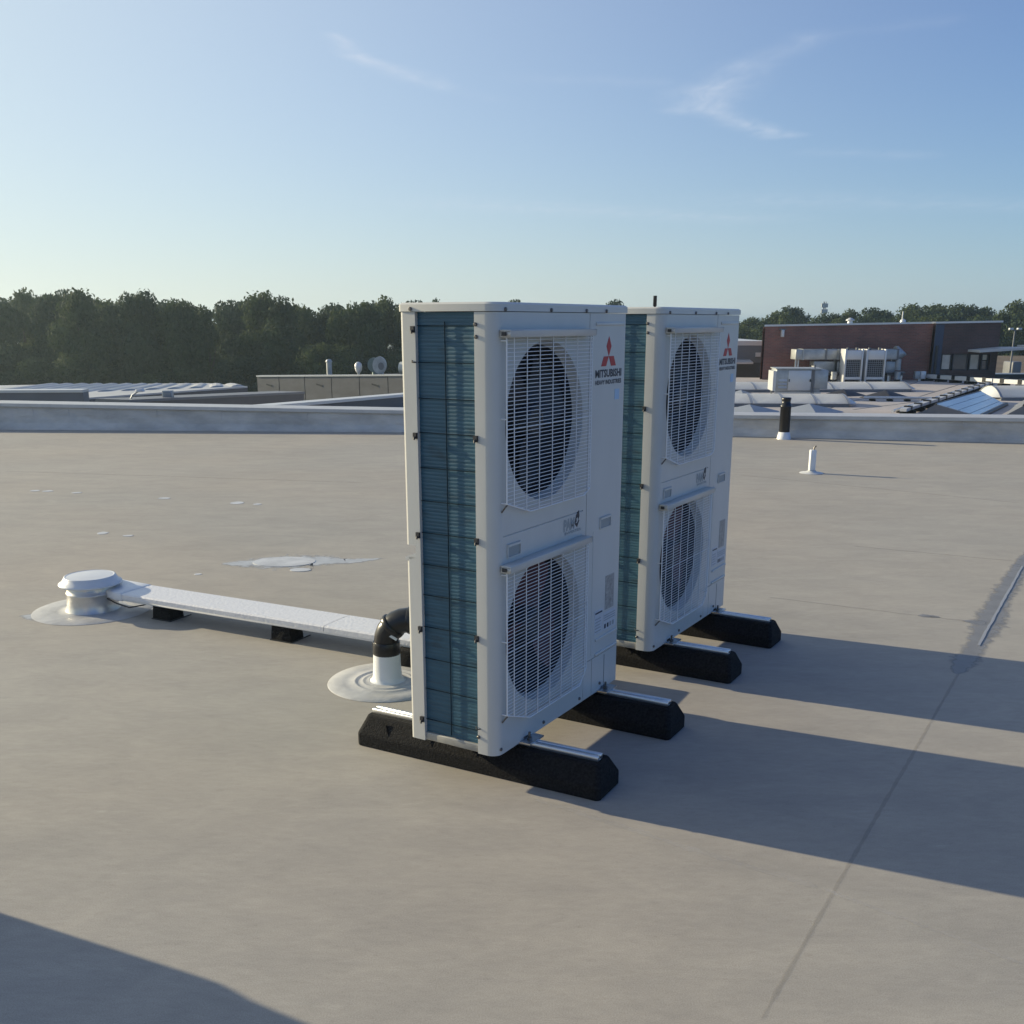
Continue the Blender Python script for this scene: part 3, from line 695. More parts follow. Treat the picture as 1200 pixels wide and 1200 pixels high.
blotch([(at(20, 722), .01), (at(50, 722), .10), (at(90, 722), .16), (at(135, 714), .14), (at(175, 712), .06), (at(195, 712), .01)], .0006, M['sealant_wash'], 'sealant_patch', roof, 'pale sealant smeared round the mushroom vent', .3, 50, 41)
DD = Vector((.892, -.452, 0)).normalized(); DN = Vector((.452, .892, 0)).normalized()                                            # along the duct, across the duct
dstart = at(128, 694, .125); dend = dstart + DD*2.9
duct = thing('cable_duct', 'long flat white cable duct lying on black blocks, running behind the units', 'cable duct', (dstart.x, dstart.y, 0), math.atan2(DD.y, DD.x))
LEN = (dend-dstart).length
def ductsec(x0, x1, w, z0, z1, name, m, bev=.006):
    mb = MB(); vs = []
    for x in (x0, x1):
        vs += [(x, 0, z0), (x, 0, z1-.006), (x, .008, z1), (x, w-.008, z1), (x, w, z1-.006), (x, w, z0)]
    mb.add(vs, [(i, (i+1) % 6, 6+(i+1) % 6, 6+i) for i in range(6)] + [(5, 4, 3, 2, 1, 0), (6, 7, 8, 9, 10, 11)])
    return mb.build(name, m, duct, bevel=.0015, seg=1)
M['duct'] = mat('embossed_white_lid', (.72, .72, .73), .4, bump=.6, bscale=60, bdist=.004, var=.08, vscale=60)
ductsec(0, LEN, .225, .086, .104, 'duct_tray', M['pvc_white']); 
def lid_(x0, x1):
    mb = MB(); vs = []
    for x in (x0, x1): vs += [(x, -.004, .098), (x, -.004, .121), (x, .006, .128), (x, .219, .128), (x, .229, .121), (x, .229, .098)]
    mb.add(vs, [(i, i+1, 6+i+1, 6+i) for i in range(5)] + [(5, 4, 3, 2, 1, 0), (6, 7, 8, 9, 10, 11)])
    mb.build('duct_lid', M['duct'], duct)
lid_(.1, 1.496); lid_(1.5, LEN)
mb = MB(); mb.add([(-.2, .04, .10), (-.2, .185, .10), (-.2, .185, .155), (-.2, .04, .155), (.03, -.006, .08), (.03, .231, .08), (.03, .231, .133), (.03, -.006, .133), (.1, -.006, .08), (.1, .231, .08), (.1, .231, .131), (.1, -.006, .131)],
             [(0, 3, 2, 1), (0, 1, 5, 4), (1, 2, 6, 5), (2, 3, 7, 6), (3, 0, 4, 7), (4, 5, 9, 8), (5, 6, 10, 9), (6, 7, 11, 10), (7, 4, 8, 11), (8, 9, 10, 11)])
mb.build('duct_end_piece', M['pvc_white'], duct, bevel=.012)
mb = MB(); 
for i in range(9): pass
mb.tube([(-.02, .0, .085), (.06, -.01, .07), (.15, -.004, .055), (.24, .02, .075), (.28, .05, .09)], .004, 6); mb.build('loose_cable', M['pvc_black'], duct)
def block(px, py, label, w=.11, l=.13, h=.086):
    p = at(px, py); t = thing('support_block', label, 'support block', (p.x, p.y, 0), math.atan2(DD.y, DD.x), 'black blocks under the white duct')
    mb = MB(); mb.add([(-l/2, 0, 0), (l/2, 0, 0), (l/2, w, 0), (-l/2, w, 0), (-l/2+.006, .004, h-.002), (l/2-.006, .004, h-.002), (l/2-.006, w-.004, h-.002), (-l/2+.006, w-.004, h-.002)],
                      [(3, 2, 1, 0), (4, 5, 6, 7), (0, 1, 5, 4), (1, 2, 6, 5), (2, 3, 7, 6), (3, 0, 4, 7)])
    mb.build('rubber_block', M['rubber'], t, bevel=.004)
    mb = MB(); mb.box(-l/2-.004, l/2+.004, -.004, w+.05, 0, .006); mb.build('protection_mat', M['dgrey'], t)
    return t
block(189, 727, 'black block under the white duct nearest the round vent'); block(329, 752, 'middle black block under the white duct'); block(474, 782, 'black block under the white duct beside the black elbow pipe')

el = thing('elbow_pipe', 'black plastic elbow pipe on a white stub in a round flashing, beside the nearer unit', 'pipe', (-.575, 4.47, 0))
mb = MB(); mb.lathe([(.275, .001), (.272, .004), (.20, .005), (.160, .005), (.153, .009), (.147, .009), (.142, .005), (.122, .005), (.116, .010), (.11, .010), (.105, .007), (.085, .012)], n=56); mb.build('flashing', M['flash'], el)
mb = MB(); mb.lathe([(.09, .008), (.074, .014), (.067, .03), (.0635, .08), (.061, .158)], n=36, cap1=True); mb.build('white_stub', M['pvc_white'], el)
pd = Vector((.84, -.10, 0)).normalized()
def along(a, rb, c0): return Vector((0, 0, c0)) + pd*(rb*(1-math.cos(a))) + Vector((0, 0, rb*math.sin(a)))
path = [Vector((0, 0, .14)), Vector((0, 0, .19))]; rb, c0 = .105, .195
path += [along(R(a), rb, c0) for a in (0, 15, 30, 45, 60, 75, 90)] + [along(R(90), rb, c0) + pd*.3]
mb = MB(); mb.tube(path, .057, 28); eb = mb.build('elbow', M['pvc_black'], el)
def collar(a, b, r): mb = MB(); mb.tube([a, a.lerp(b, .1), a.lerp(b, .9), b], [r*.96, r, r, r*.96], 28); mb.build('socket', M['pvc_black'], eb)
collar(Vector((0, 0, .135)), Vector((0, 0, .196)), .0635); 
a1, a2 = along(R(38), rb, c0), along(R(52), rb, c0); collar(a1, a2, .0635)
a1, a2 = along(R(90), rb, c0), along(R(90), rb, c0)+pd*.06; collar(a1, a2, .0635)
mb = MB(); q1 = along(R(20), rb, c0) + Vector((.03, -.054, .0)); mb.box(-.022, .022, -.001, .0025, -.006, .006)
wl = mb.build('white_print', M['pvc_white'], eb, loc=q1); wl.rotation_euler = (0, R(35), R(5))

# ------------------------------------------------------------------ small things on our roof
p = at(950.8, 554.5)
sp_ = thing('roof_anchor', 'short white square post standing alone on the roof right of the units', 'roof anchor', (p.x, p.y, 0))
mb = MB(); mb.box(-.032, .032, -.032, .032, 0, .255); mb.build('post', M['pvc_white'], sp_, bevel=.008)
mb = MB(); mb.tube([(.01, 0, .25), (.012, 0, .28), (.03, 0, .30)], .009, 8); mb.build('anchor_pin', M['screw'], sp_)
mb = MB(); mb.lathe([(.13, .002), (.12, .008), (.06, .014), (.045, .03)], n=24); mb.build('flashing', M['sealant_pale'], sp_)
p = at(915, 513); p.y -= .16
bp_ = thing('vent_pipe', 'thick black vent pipe in a white collar standing before the parapet', 'pipe', (p.x, p.y, 0))
mb = MB(); mb.lathe([(.10, .0), (.095, .02), (.078, .10), (.076, .10)], n=28, cap1=True); mb.build('collar', M['pvc_white'], bp_)
mb = MB(); mb.lathe([(.074, .09), (.074, .44), (.080, .445), (.080, .47), (.070, .475), (.070, .50), (.062, .505), (.062, .54), (.066, .545), (.066, .575), (.05, .58)], n=28, cap1=True); mb.build('pipe', M['pvc_black'], bp_)

# dome added out of view on the left to cast the lower left shadow
dl = thing('shadow_dome', 'unseen dome added to cast the shadow in the lower left corner', 'rooflight', (-2.69, 2.48, 0), SUN_AZ)
mb = MB(); mb.lathe([(.575, 0), (.575, .5)], n=48); mb.build('curb', M['upstand'], dl)
M['dome'] = mat('opal_acrylic', (.75, .76, .78), .2, spec=.5)
mb = MB(); mb.lathe([(.56*math.cos(R(a)), .5 + .45*math.sin(R(a))) for a in range(0, 91, 9)], n=40); mb.build('dome', M['dome'], dl)
mb = MB(); mb.lathe([(.56, .5), (.575, .5), (.575, .54), (.55, .545)], n=40); mb.build('dome_rim', M['alu'], dl)

# ------------------------------------------------------------------ ground
M['ground'] = mat('scrubby_ground', (.10, .10, .06), .9, var=.5, vscale=.05, col2=(.05, .06, .03))
mb = MB(); mb.box(-1500, 1500, -800, 2500, -9, -8.5); structure(mb.build('ground', M['ground']))

# ------------------------------------------------------------------ neighbouring roofs, left
M['fascia'] = mat('grey_fascia', (.17, .175, .185), .5, var=.15, vscale=1.5)
M['fascia_dark'] = mat('dark_fascia', (.09, .092, .10), .5, var=.2, vscale=1.2)
M['trim_pale'] = mat('pale_metal_trim', (.62, .62, .60), .4, metal=.3)
M['whiteroof'] = mat('white_coated_roof', (.52, .52, .50), .5, var=.15, vscale=.7)
M['concrete'] = mat('concrete_panel', (.19, .185, .18), .8, var=.22, vscale=1.1, bump=.2, bscale=8, stretch=(1, 1, 2.5))
M['bwhite'] = mat('white_sheet_metal', (.60, .61, .61), .35, metal=.2, var=.08, vscale=2)
M['ggalv'] = mat('weathered_galvanised_duct', (.44, .46, .46), .45, metal=.45, var=.3, vscale=3)

def flat_roof_building(label, poly, ztop, body, trim, top, lip=.12, zbot=-8.5, trim_h=.09):
    """poly: plan corners (ccw); walls, a sunk roof surface and a metal trim along the top"""
    t = thing('neighbouring_building', label, 'building', (0, 0, 0))
    poly = cc([(p[0], p[1]) for p in poly]); k = len(poly)
    zs_ = ztop if isinstance(ztop, (list, tuple)) else [ztop]*k
    MB().prism(poly, zbot, [z-trim_h for z in zs_]).build('wall', body, t)
    cx = sum(p[0] for p in poly)/k; cy = sum(p[1] for p in poly)/k
    def inset(d):
        o = []
        for i in range(k):
            a = Vector(poly[i-1]); b = Vector(poly[i]); c = Vector(poly[(i+1) % k])
            e1 = (b-a).normalized(); e2 = (c-b).normalized(); n1 = Vector((-e1.y, e1.x)); n2 = Vector((-e2.y, e2.x))
            h = (n1+n2); h = h/max(h.length_squared, .05)*2*.5*2*.5*2 if False else (n1+n2)/(1+n1.dot(n2))
            o.append((b.x+h.x*d, b.y+h.y*d))
        return o
    oo, ii = inset(-.03), inset(.3)
    mb = MB(); vs = [(x, y, z-trim_h) for (x, y), z in zip(oo, zs_)] + [(x, y, z) for (x, y), z in zip(oo, zs_)] + [(x, y, z) for (x, y), z in zip(ii, zs_)] + [(x, y, z-lip-trim_h) for (x, y), z in zip(ii, zs_)]
    for j in range(3): mb.add(vs, [(j*k+i, j*k+(i+1) % k, (j+1)*k+(i+1) % k, (j+1)*k+i) for i in range(k)])
    mb.build('roof_trim', trim, t)
    MB().add([(x, y, z-lip) for (x, y), z in zip(ii, zs_)], [tuple(range(k))]).build('roof', top, t)
    return t
def long_upstand(label, n0, n1, thick, zb, m, trim):
    t = thing('roof_upstand', label, 'roof upstand')
    d_ = (n1-n0); d_.z = 0; d_.normalize(); nn = Vector((-d_.y, d_.x, 0))*thick
    pl_ = [(n0.x, n0.y), (n1.x, n1.y), (n1.x+nn.x, n1.y+nn.y), (n0.x+nn.x, n0.y+nn.y)]
    MB().prism(pl_, zb, [n0.z-.06, n1.z-.06, n1.z-.06, n0.z-.06]).build('upstand', m, t)
    mb = MB(); e = nn.normalized()*.03
    pl2_ = [(n0.x-e.x, n0.y-e.y), (n1.x-e.x, n1.y-e.y), (n1.x+nn.x+e.x, n1.y+nn.y+e.y), (n0.x+nn.x+e.x, n0.y+nn.y+e.y)]
    mb.prism(pl2_, [n0.z-.06, n1.z-.06, n1.z-.06, n0.z-.06], [n0.z, n1.z, n1.z, n0.z]).build('coping', trim, t)
    return t
# far-left low block
a = aty(-60, 458.3, 24); b = aty(97, 457, 24.5)
long_upstand('low grey wall block at the left edge behind the parapet', Vector((a.x-6, a.y-.2, (a.z+b.z)/2)), Vector((b.x, b.y, (a.z+b.z)/2)), .4, -8.5, M['fascia'], M['trim_pale'])
# pale ribbed roof
zr = -.47
A_ = at(104, 466, zr); B_ = at(290, 452.6, zr); C_ = at(270, 450.6, zr); D_ = at(62, 450.5, zr); 
wr = thing('ribbed_roof_building', 'building with a white ribbed flat roof and dark fascia below the dark trees', 'building')
poly = cc([(A_.x, A_.y), (B_.x, B_.y), (C_.x - 1.0, C_.y+.8), (D_.x, D_.y), (D_.x-3, D_.y-1), (A_.x-5, A_.y-.5)])
MB().prism(poly, -8.5, zr-.06).build('wall', M['fascia_dark'], wr)
MB().prism(poly, zr-.05, zr).build('roof_edge', M['whiteroof'], wr)
mb = MB(); nrib = 13
for i in range(nrib):
    f_ = i/(nrib-1); p = Vector((A_.x-4, A_.y, zr)).lerp(Vector((B_.x-.3, B_.y-.1, zr)), f_); q_ = D_.lerp(C_, f_)
    e = (B_-A_).normalized()*.30
    vs = []
    for P_ in (p + (q_-p)*.03, p + (q_-p)*.99):
        for s, h in ((-1, 0), (-.6, .035), (0, .055), (.6, .035), (1, 0)): vs.append((P_.x+e.x*s, P_.y+e.y*s, zr+.002+h))
    mb = MB(); mb.add(vs, [(j, j+1, 5+j+1, 5+j) for j in range(4)] + [(4, 3, 2, 1, 0), (5, 6, 7, 8, 9)], False)
    mb.build('roof_rib', M['whiteroof'], wr)
# grey parapet in front of it, receding right
n0 = aty(150, 468.5, 23); n1 = aty(356, 459, 29.5)
long_upstand('dark grey wall block with pale top, ending before the concrete wall', n0, n1, .9, -8.5, M['fascia_dark'], M['fascia'])
n0 = aty(285, 477.5, 18.5); n1 = aty(520, 458, 27)
long_upstand('long dark upstand with thin pale edge running behind the nearer unit', n0, n1, .35, -8.5, M['fascia_dark'], M['trim_pale'])
# pale roof on its near side
a = aty(395, 479.5, 17.6); zq = -.42
mb = MB(); q1, q2, q3 = at(405, 480.5, zq), at(520, 480, zq), at(520, 468.5, zq)
mb.prism(cc([(q1.x-1.5, q1.y-.4), (q2.x+2, q2.y-.4), (q3.x+2, q3.y), (q3.x-.1, q3.y)]), -8.5, zq)
tag(mb.build('low_roof', M['whiteroof']), 'low pale roof just behind the parapet left of the nearer unit', 'roof')
sn = at(434, 475.5, zq); mb = MB(); mb.lathe([(.03, 0), (.03, .06), (.05, .07), (.05, .11), (.0, .13)], n=10); tag(mb.build('roof_stub', M['bwhite'], None, loc=(sn.x, sn.y, zq)), 'tiny white stub on the low pale roof left of the nearer unit', 'vent')
# floodlight and small square box
f0 = aty(153, 468, 23.5); f1 = aty(155, 463, 23.5); f2 = aty(162, 458.5, 23.5)
fl = thing('floodlight', 'white floodlight on a thin bent arm behind the left parapet', 'floodlight', (f0.x, f0.y, -.17))
o0 = Vector((f0.x, f0.y, -.17))
mb = MB(); mb.tube([(0, 0, 0), f0-o0, f1-o0, f2-o0], .018, 8); mb.build('arm', M['galv'], fl)
mb = MB(); c_ = f2-o0; mb.add([(c_.x-.05, -.06, c_.z-.02), (c_.x+.13, -.06, c_.z-.01), (c_.x+.13, .1, c_.z-.01), (c_.x-.05, .1, c_.z-.02), (c_.x-.03, -.05, c_.z+.05), (c_.x+.1, -.05, c_.z+.055), (c_.x+.1, .09, c_.z+.055), (c_.x-.03, .09, c_.z+.05)], [(3, 2, 1, 0), (4, 5, 6, 7), (0, 1, 5, 4), (1, 2, 6, 5), (2, 3, 7, 6), (3, 0, 4, 7)])
mb.build('lamp_head', M['bwhite'], fl, bevel=.01)
c_ = aty(196, 465, 24.55); c_.z = -.20
sb = thing('square_vent', 'small square grey box vent standing on the pale ribbed roof edge', 'vent', (c_.x, c_.y, c_.z))
mb = MB(); mb.box(-.12, .12, 0, .14, 0, .235); mb.build('casing', M['ggalv'], sb, bevel=.012)
mb = MB(); mb.box(-.085, .085, -.006, .004, .04, .195); pn = mb.build('grille', M['fascia'], sb)
for i in range(5): mb = MB(); mb.box(-.08, .08, -.014, -.005, .055+i*.028, .063+i*.028); mb.build('louvre', M['bwhite'], pn)
# concrete panel wall, in the sun at a grazing angle
cw = thing('concrete_building', 'building with grey concrete panel wall below the dark trees', 'building')
yl = 47.0; q0 = aty(300, 440, yl)
dirw = -VY; joints = [300, 326, 356, 387.5, 420.4, 454, 487, 520, 552]
def onwall(px):                        # where the sight line over that column meets the wall line
    r = ray(px, 430); tt_ = ((q0.x*dirw.y - q0.y*dirw.x))/(r.x*dirw.y - r.y*dirw.x); return Vector((r.x*tt_, r.y*tt_, 0))
ztw = q0.z
def ztop_at(p):
    k_ = (p-onwall(300)).length/(onwall(468)-onwall(300)).length; return aty(300 + 168*k_, 440 - 1.2*k_, p.y).z
nin = UX.copy()
for i in range(len(joints)-1):
    a, b = onwall(joints[i]), onwall(joints[i+1]); d_ = (b-a).normalized()
    a2, b2 = a + d_*.02, b - d_*.02; 
    mb = MB(); za_, zb_ = ztop_at(a2)-.06, ztop_at(b2)-.06; mb.prism([(a2.x, a2.y), (b2.x, b2.y), (b2.x+nin.x*.2, b2.y+nin.y*.2), (a2.x+nin.x*.2, a2.y+nin.y*.2)], -8.5, [za_, zb_, zb_, za_]); mb.build('concrete_panel', M['concrete'], cw)
    if i in (0, 2, 4):
        c_ = a.lerp(b, .55) - nin*.012; ztw = ztop_at(c_); mb = MB(); mb.prism([(c_.x-d_.x*.17, c_.y-d_.y*.17), (c_.x+d_.x*.17, c_.y+d_.y*.17), (c_.x+d_.x*.17+nin.x*.03, c_.y+d_.y*.17+nin.y*.03), (c_.x-d_.x*.17+nin.x*.03, c_.y-d_.y*.17+nin.y*.03)], [ztw-.42, ztw-.50, ztw-.50, ztw-.42], [ztw-.36, ztw-.42, ztw-.42, ztw-.36]); mb.build('overflow_slot', M['dgrey'], cw)
a, b = onwall(joints[0]), onwall(joints[-1])
MB().prism([(a.x+nin.x*.1, a.y+nin.y*.1), (b.x+nin.x*.1, b.y+nin.y*.1), (b.x+nin.x*9, b.y+nin.y*9), (a.x+nin.x*9, a.y+nin.y*9)], -8.5, [ztop_at(a)-.3, ztop_at(b)-.3, ztop_at(b)-.3, ztop_at(a)-.3]).build('body', M['joint'], cw)
MB().prism([(a.x-nin.x*.03, a.y-nin.y*.03), (b.x-nin.x*.03, b.y-nin.y*.03), (b.x+nin.x*.3, b.y+nin.y*.3), (a.x+nin.x*.3, a.y+nin.y*.3)], [ztop_at(a)-.06, ztop_at(b)-.06, ztop_at(b)-.06, ztop_at(a)-.06], [ztop_at(a), ztop_at(b), ztop_at(b), ztop_at(a)]).build('coping', M['trim_pale'], cw)
def on_roof(px, back): 
    p0 = onwall(px); p = p0 + nin*back; return Vector((p.x, p.y, ztop_at(p0)-.3))
# things on that roof
p = on_roof(364, 1.2); t = thing('flue_pipe', 'thin white flue pipe on the concrete building, left of the round vents', 'flue', p)
mb = MB(); mb.tube([(0, 0, 0), (0, 0, .82)], .12, 14); mb.build('pipe', M['ggalv'], t); mb = MB(); mb.lathe([(.14, .80), (.16, .82), (.1, .92), (0, .94)], n=14); mb.build('cowl', M['ggalv'], t)
p = on_roof(411, .5); t = thing('roof_ventilator', 'bright pear-shaped white ventilator on the concrete building roof', 'ventilator', p); t.scale = (.62, .62, .78)
mb = MB(); mb.lathe([(.09, 0), (.09, .45), (.12, .5)], n=16); mb.build('neck', M['bwhite'], t); mb = MB(); mb.lathe([(.1, .44), (.22, .58), (.27, .78), (.22, .95), (.10, 1.03), (0, 1.05)], n=18); mb.build('head', M['bwhite'], t)
p = on_roof(421, 1.0); t = thing('roof_ventilator', 'greenish grey drum ventilator beside the white pear-shaped one', 'ventilator', p); t.scale = (.62, .62, .78)
M['greenmetal'] = mat('greenish_grey_metal', (.16, .22, .22), .5, metal=.3, var=.2)
mb = MB(); mb.lathe([(.30, 0), (.30, .12), (.16, .2), (.16, .5)], n=16); mb.build('neck', M['greenmetal'], t); mb = MB(); mb.tube([(-.05, -.28, .86), (-.05, .28, .86)], .38, 18); mb.build('drum', M['greenmetal'], t)
p = on_roof(434.5, .7); t = thing('roof_ventilator', 'round grey snail-shaped fan with open mouth on the concrete building roof', 'ventilator', p); t.scale = (.62, .62, .78)
mb = MB(); mb.lathe([(.24, 0), (.2, .08), (.16, .3), (.16, .5)], n=16); mb.build('neck', M['bwhite'], t); mb = MB(); mb.tube([(-.1, -.25, .84), (-.1, .2, .84)], .46, 22); mb.build('scroll', M['ggalv'], t)
mb = MB(); mb.tube([(.02, -.26, .80), (.02, -.3, .80)], .2, 16); mb.build('mouth', M['fascia'], t)
p = on_roof(459, .9); t = thing('roof_duct', 'lying grey duct with slanted pipe on the concrete building, beside the nearer unit', 'duct', p); t.scale = (.55, .55, .7)
mb = MB(); mb.tube([tuple(VY*.35+Vector((0, 0, .72))), tuple(VY*-1.7+Vector((0, 0, .80)))], .40, 18); mb.build('duct_body', M['ggalv'], t)
mb = MB(); mb.tube([(0.0, 0, .9), (.12, 0, 1.4), (.34, 0, 2.25)], .16, 14); mb.build('slanted_pipe', M['ggalv'], t)
for s in (.15, -1.3): mb = MB(); c_ = VY*s; mb.box(c_.x-.3, c_.x+.3, c_.y-.05, c_.y+.05, 0, .5); mb.build('stand', M['fascia'], t)

# ------------------------------------------------------------------ lower roof, right
LR = -.9
e0 = PM + Vector((0, .5, 0)); e1 = PR + Vector((0, .5, 0))
far = at(1090, 443.6, LR).y
mb = MB(); mb.prism(cc([(e0.x, e0.y), (e1.x+10, e1.y-1), (46, 30), (at(1200, 452.5, LR).x+2, at(1200, 452.5, LR).y), (at(1085, 444.2, LR).x, at(1085, 444.2, LR).y), (4.0, far+2), (4.0, 30)]), -8.5, LR)
lower = structure(mb.build('lower_roof', M['roof2']))
for a, b in (((1000, 480), (1180, 458)), ((960, 482), (1075, 448)), ((1060, 470), (1130, 449))):
    mb = MB(); ribbon(mb, line(at(*a, LR), at(*b, LR), 10, .01), .05, LR-.01, LR+.004, .3); mb.build('membrane_seam', M['joint'], lower)
M['opal'] = mat('opal_glazing', (.93, .93, .91), .3, var=.03, vscale=2, trans=.65)
M['ribalu'] = mat('grey_glazing_bar', (.36, .38, .40), .4, metal=.5)
def barrel_light(label, a, b, width, rise, bay_px, endcap=True):
    d_ = (b-a); d_.z = 0; Ltot = d_.length; d_.normalize(); rz = math.atan2(d_.y, d_.x)
    t = thing('barrel_rooflight', label, 'rooflight', (a.x, a.y, LR), rz, 'white barrel-vault rooflights on the lower roof')
    mb = MB(); mb.box(0, Ltot, 0, width, 0, .10); mb.build('curb', M['fascia'], t)
    rad = (width*width/4 + rise*rise)/(2*rise); half = math.asin(min(1, width/2/rad)); zc_ = .10 + rise - rad; ns = 10
    sec = [(width/2 + rad*math.sin(-half + 2*half*i/ns), zc_ + rad*math.cos(-half + 2*half*i/ns)) for i in range(ns+1)]
    mb = MB(); mb.box(.05, Ltot-.05, .05, width-.05, .098, .106); mb.build('added_reflector', M['bwhite'], t)  # white plane added under the glazing to brighten it
    nb = max(1, round(Ltot/bay_px)); L1 = Ltot/nb
    for k_ in range(nb):
        mb = MB(); x0_, x1_ = k_*L1 + .03, (k_+1)*L1 - .03
        mb.add([(x0_, y, z) for y, z in sec] + [(x1_, y, z) for y, z in sec], [(i, ns+1+i, ns+2+i, i+1) for i in range(ns)], True); mb.build('glazing_sheet', M['opal'], t)
    for k_ in range(nb+1):
        x_ = k_*L1; mb = MB(); vs = []
        for xx in (x_-.04, x_+.04): vs += [(xx, width/2 + (y-width/2)*1.02, z+.012) for y, z in sec]
        mb.add(vs, [(i, ns+1+i, ns+2+i, i+1) for i in range(ns)], True); mb.build('glazing_bar', M['ribalu'], t)
    for xe, dx in ((Ltot, .38), (0, -.24)):
        mb = MB(); vs2 = [(xe, y, z) for y, z in sec] + [(xe + dx*math.sqrt(max(0, 1-((y-width/2)/(width/2))**2)), y, .10) for y, z in sec]
        mb.add(vs2, [(i, ns+1+i, ns+2+i, i+1) for i in range(ns)], True); mb.build('end_cap', M['bwhite'], t)
    return t
r1a, r1b = at(840, 476.6, LR), at(995, 477.2, LR)
r1d = (r1b-r1a).normalized()
barrel_light('nearest long white barrel rooflight behind the black vent pipe', r1a - r1d*.9*1.0, r1b, 1.9, .23, 1.02)
r2a, r2b = at(840, 460, LR), at(1068, 459.4, LR); r2d = (r2b-r2a).normalized()
barrel_light('long white barrel rooflight before the two condensers, second row', r2a, r2b, 1.9, .22, 1.55)
r3a, r3b = at(1173, 469.6, LR), at(1240, 469.2, LR)
barrel_light('single white barrel rooflight at the right picture edge', r3a, r3b, 1.5, .34, 1.55)

M['blackfoil'] = mat('black_sheeting', (.035, .036, .042), .55, bump=.3, bscale=5, bdist=.03)
def low_pyramid(label, cx_px, cy_px, w, d, h, m, name, cat, sx=0, rot=0):
    p = at(cx_px, cy_px, LR); 
    mb = MB(); ns = 16; vs = [(0+sx, 0, h)]
    for r_f, hz in ((.5, .55), (.97, .08), (1, 0)):
        for i in range(ns):
            a = 2*math.pi*i/ns; s = 1/max(abs(math.cos(a))+abs(math.sin(a)), .001)**.85
            vs.append((sx*(1-r_f) + w/2*s*r_f*math.cos(a), d/2*s*r_f*math.sin(a), h*hz))
    mb.add(vs, [(0, 1+i, 1+(i+1) % ns) for i in range(ns)] + [(1+j*ns+i, 1+(j+1)*ns+i, 1+(j+1)*ns+(i+1) % ns, 1+j*ns+(i+1) % ns) for j in range(2) for i in range(ns)])
    o = mb.build(name, m, None, loc=(p.x, p.y, LR), rz=rot); tag(o, label, cat); return o
low_pyramid('black sheeting heaped on the lower roof between two rooflight rows, right one', 1037, 466, 1.75, 1.2, .25, M['blackfoil'], 'black_sheeting', 'sheeting')
low_pyramid('black sheeting on the lower roof between two rooflight rows, left one', 988, 463.5, 1.6, 1.0, .22, M['blackfoil'], 'black_sheeting', 'sheeting')
M['cricket'] = mat('bluish_membrane', (.30, .33, .37), .5, var=.12, vscale=1)
low_pyramid('shallow grey membrane ridge just behind the parapet, left of the black pipe', 878, 483, 1.9, 1.5, .22, M['cricket'], 'membrane_ridge', 'roof ridge')
low_pyramid('shallow grey membrane ridge just behind the parapet, right of the black pipe', 948, 483, 2.0, 1.5, .24, M['cricket'], 'membrane_ridge', 'roof ridge')
low_pyramid('shallow grey membrane ridge between rooflight rows beside the farther unit', 868, 464.5, 1.3, 1.2, .22, M['cricket'], 'membrane_ridge', 'roof ridge')

# pipes and trays on low feet
def run_on_feet(label, a, b, h, w, th, nfeet, foot, name='pipe_run', cat='pipe', round_=False, mk='bwhite'):
    d_ = b-a; d_.z = 0; Lr = d_.length; t = thing(name, label, cat, (a.x, a.y, LR), math.atan2(d_.y, d_.x))
    mb = MB()
    if round_: mb.tube([(0, 0, h+th/2), (Lr, 0, h+th/2)], th/2, 12)
    else: mb.box(0, Lr, -w/2, w/2, h, h+th)
    mb.build('run', M[mk], t)
    for i in range(nfeet):
        x = Lr*(i+.5)/nfeet; mb = MB(); mb.box(x-foot/2, x+foot/2, -w/2-.11, w/2+.11, 0, h-.002); mb.build('foot', M['rubber'], t, bevel=.01)
        if not round_: MB().box(x-.09, x+.09, -w/2-.012, w/2+.012, h+.01, h+th+.035).build('clamp', M['pvc_black'], t)
        
    return t
run_on_feet('long cable tray on a row of black feet crossing the lower roof diagonally', at(1058, 483.5, LR+.1), at(1160, 450.4, LR+.1), .13, .18, .08, 12, .24, 'cable_tray', 'cable tray')
run_on_feet('thin pale pipe run parallel to the diagonal tray', at(1046, 483.5, LR+.1), at(1150, 450.6, LR+.1), .10, .1, .08, 6, .14, round_=True)
run_on_feet('white pipe on black feet on the lower roof, ending at the diagonal tray', at(1012, 469.6, LR), at(1094, 470.5, LR), .06, .1, .09, 4, .16, round_=True)
run_on_feet('white tray along the foot of the dark brick block', at(1078, 445.6, LR), at(1165, 452, LR), .12, .3, .16, 5, .2, 'cable_tray', 'cable tray')
run_on_feet('white tray along the far edge of the lower roof at the right', at(1166, 452, LR), at(1230, 456, LR), .12, .3, .16, 3, .2, 'cable_tray', 'cable tray')
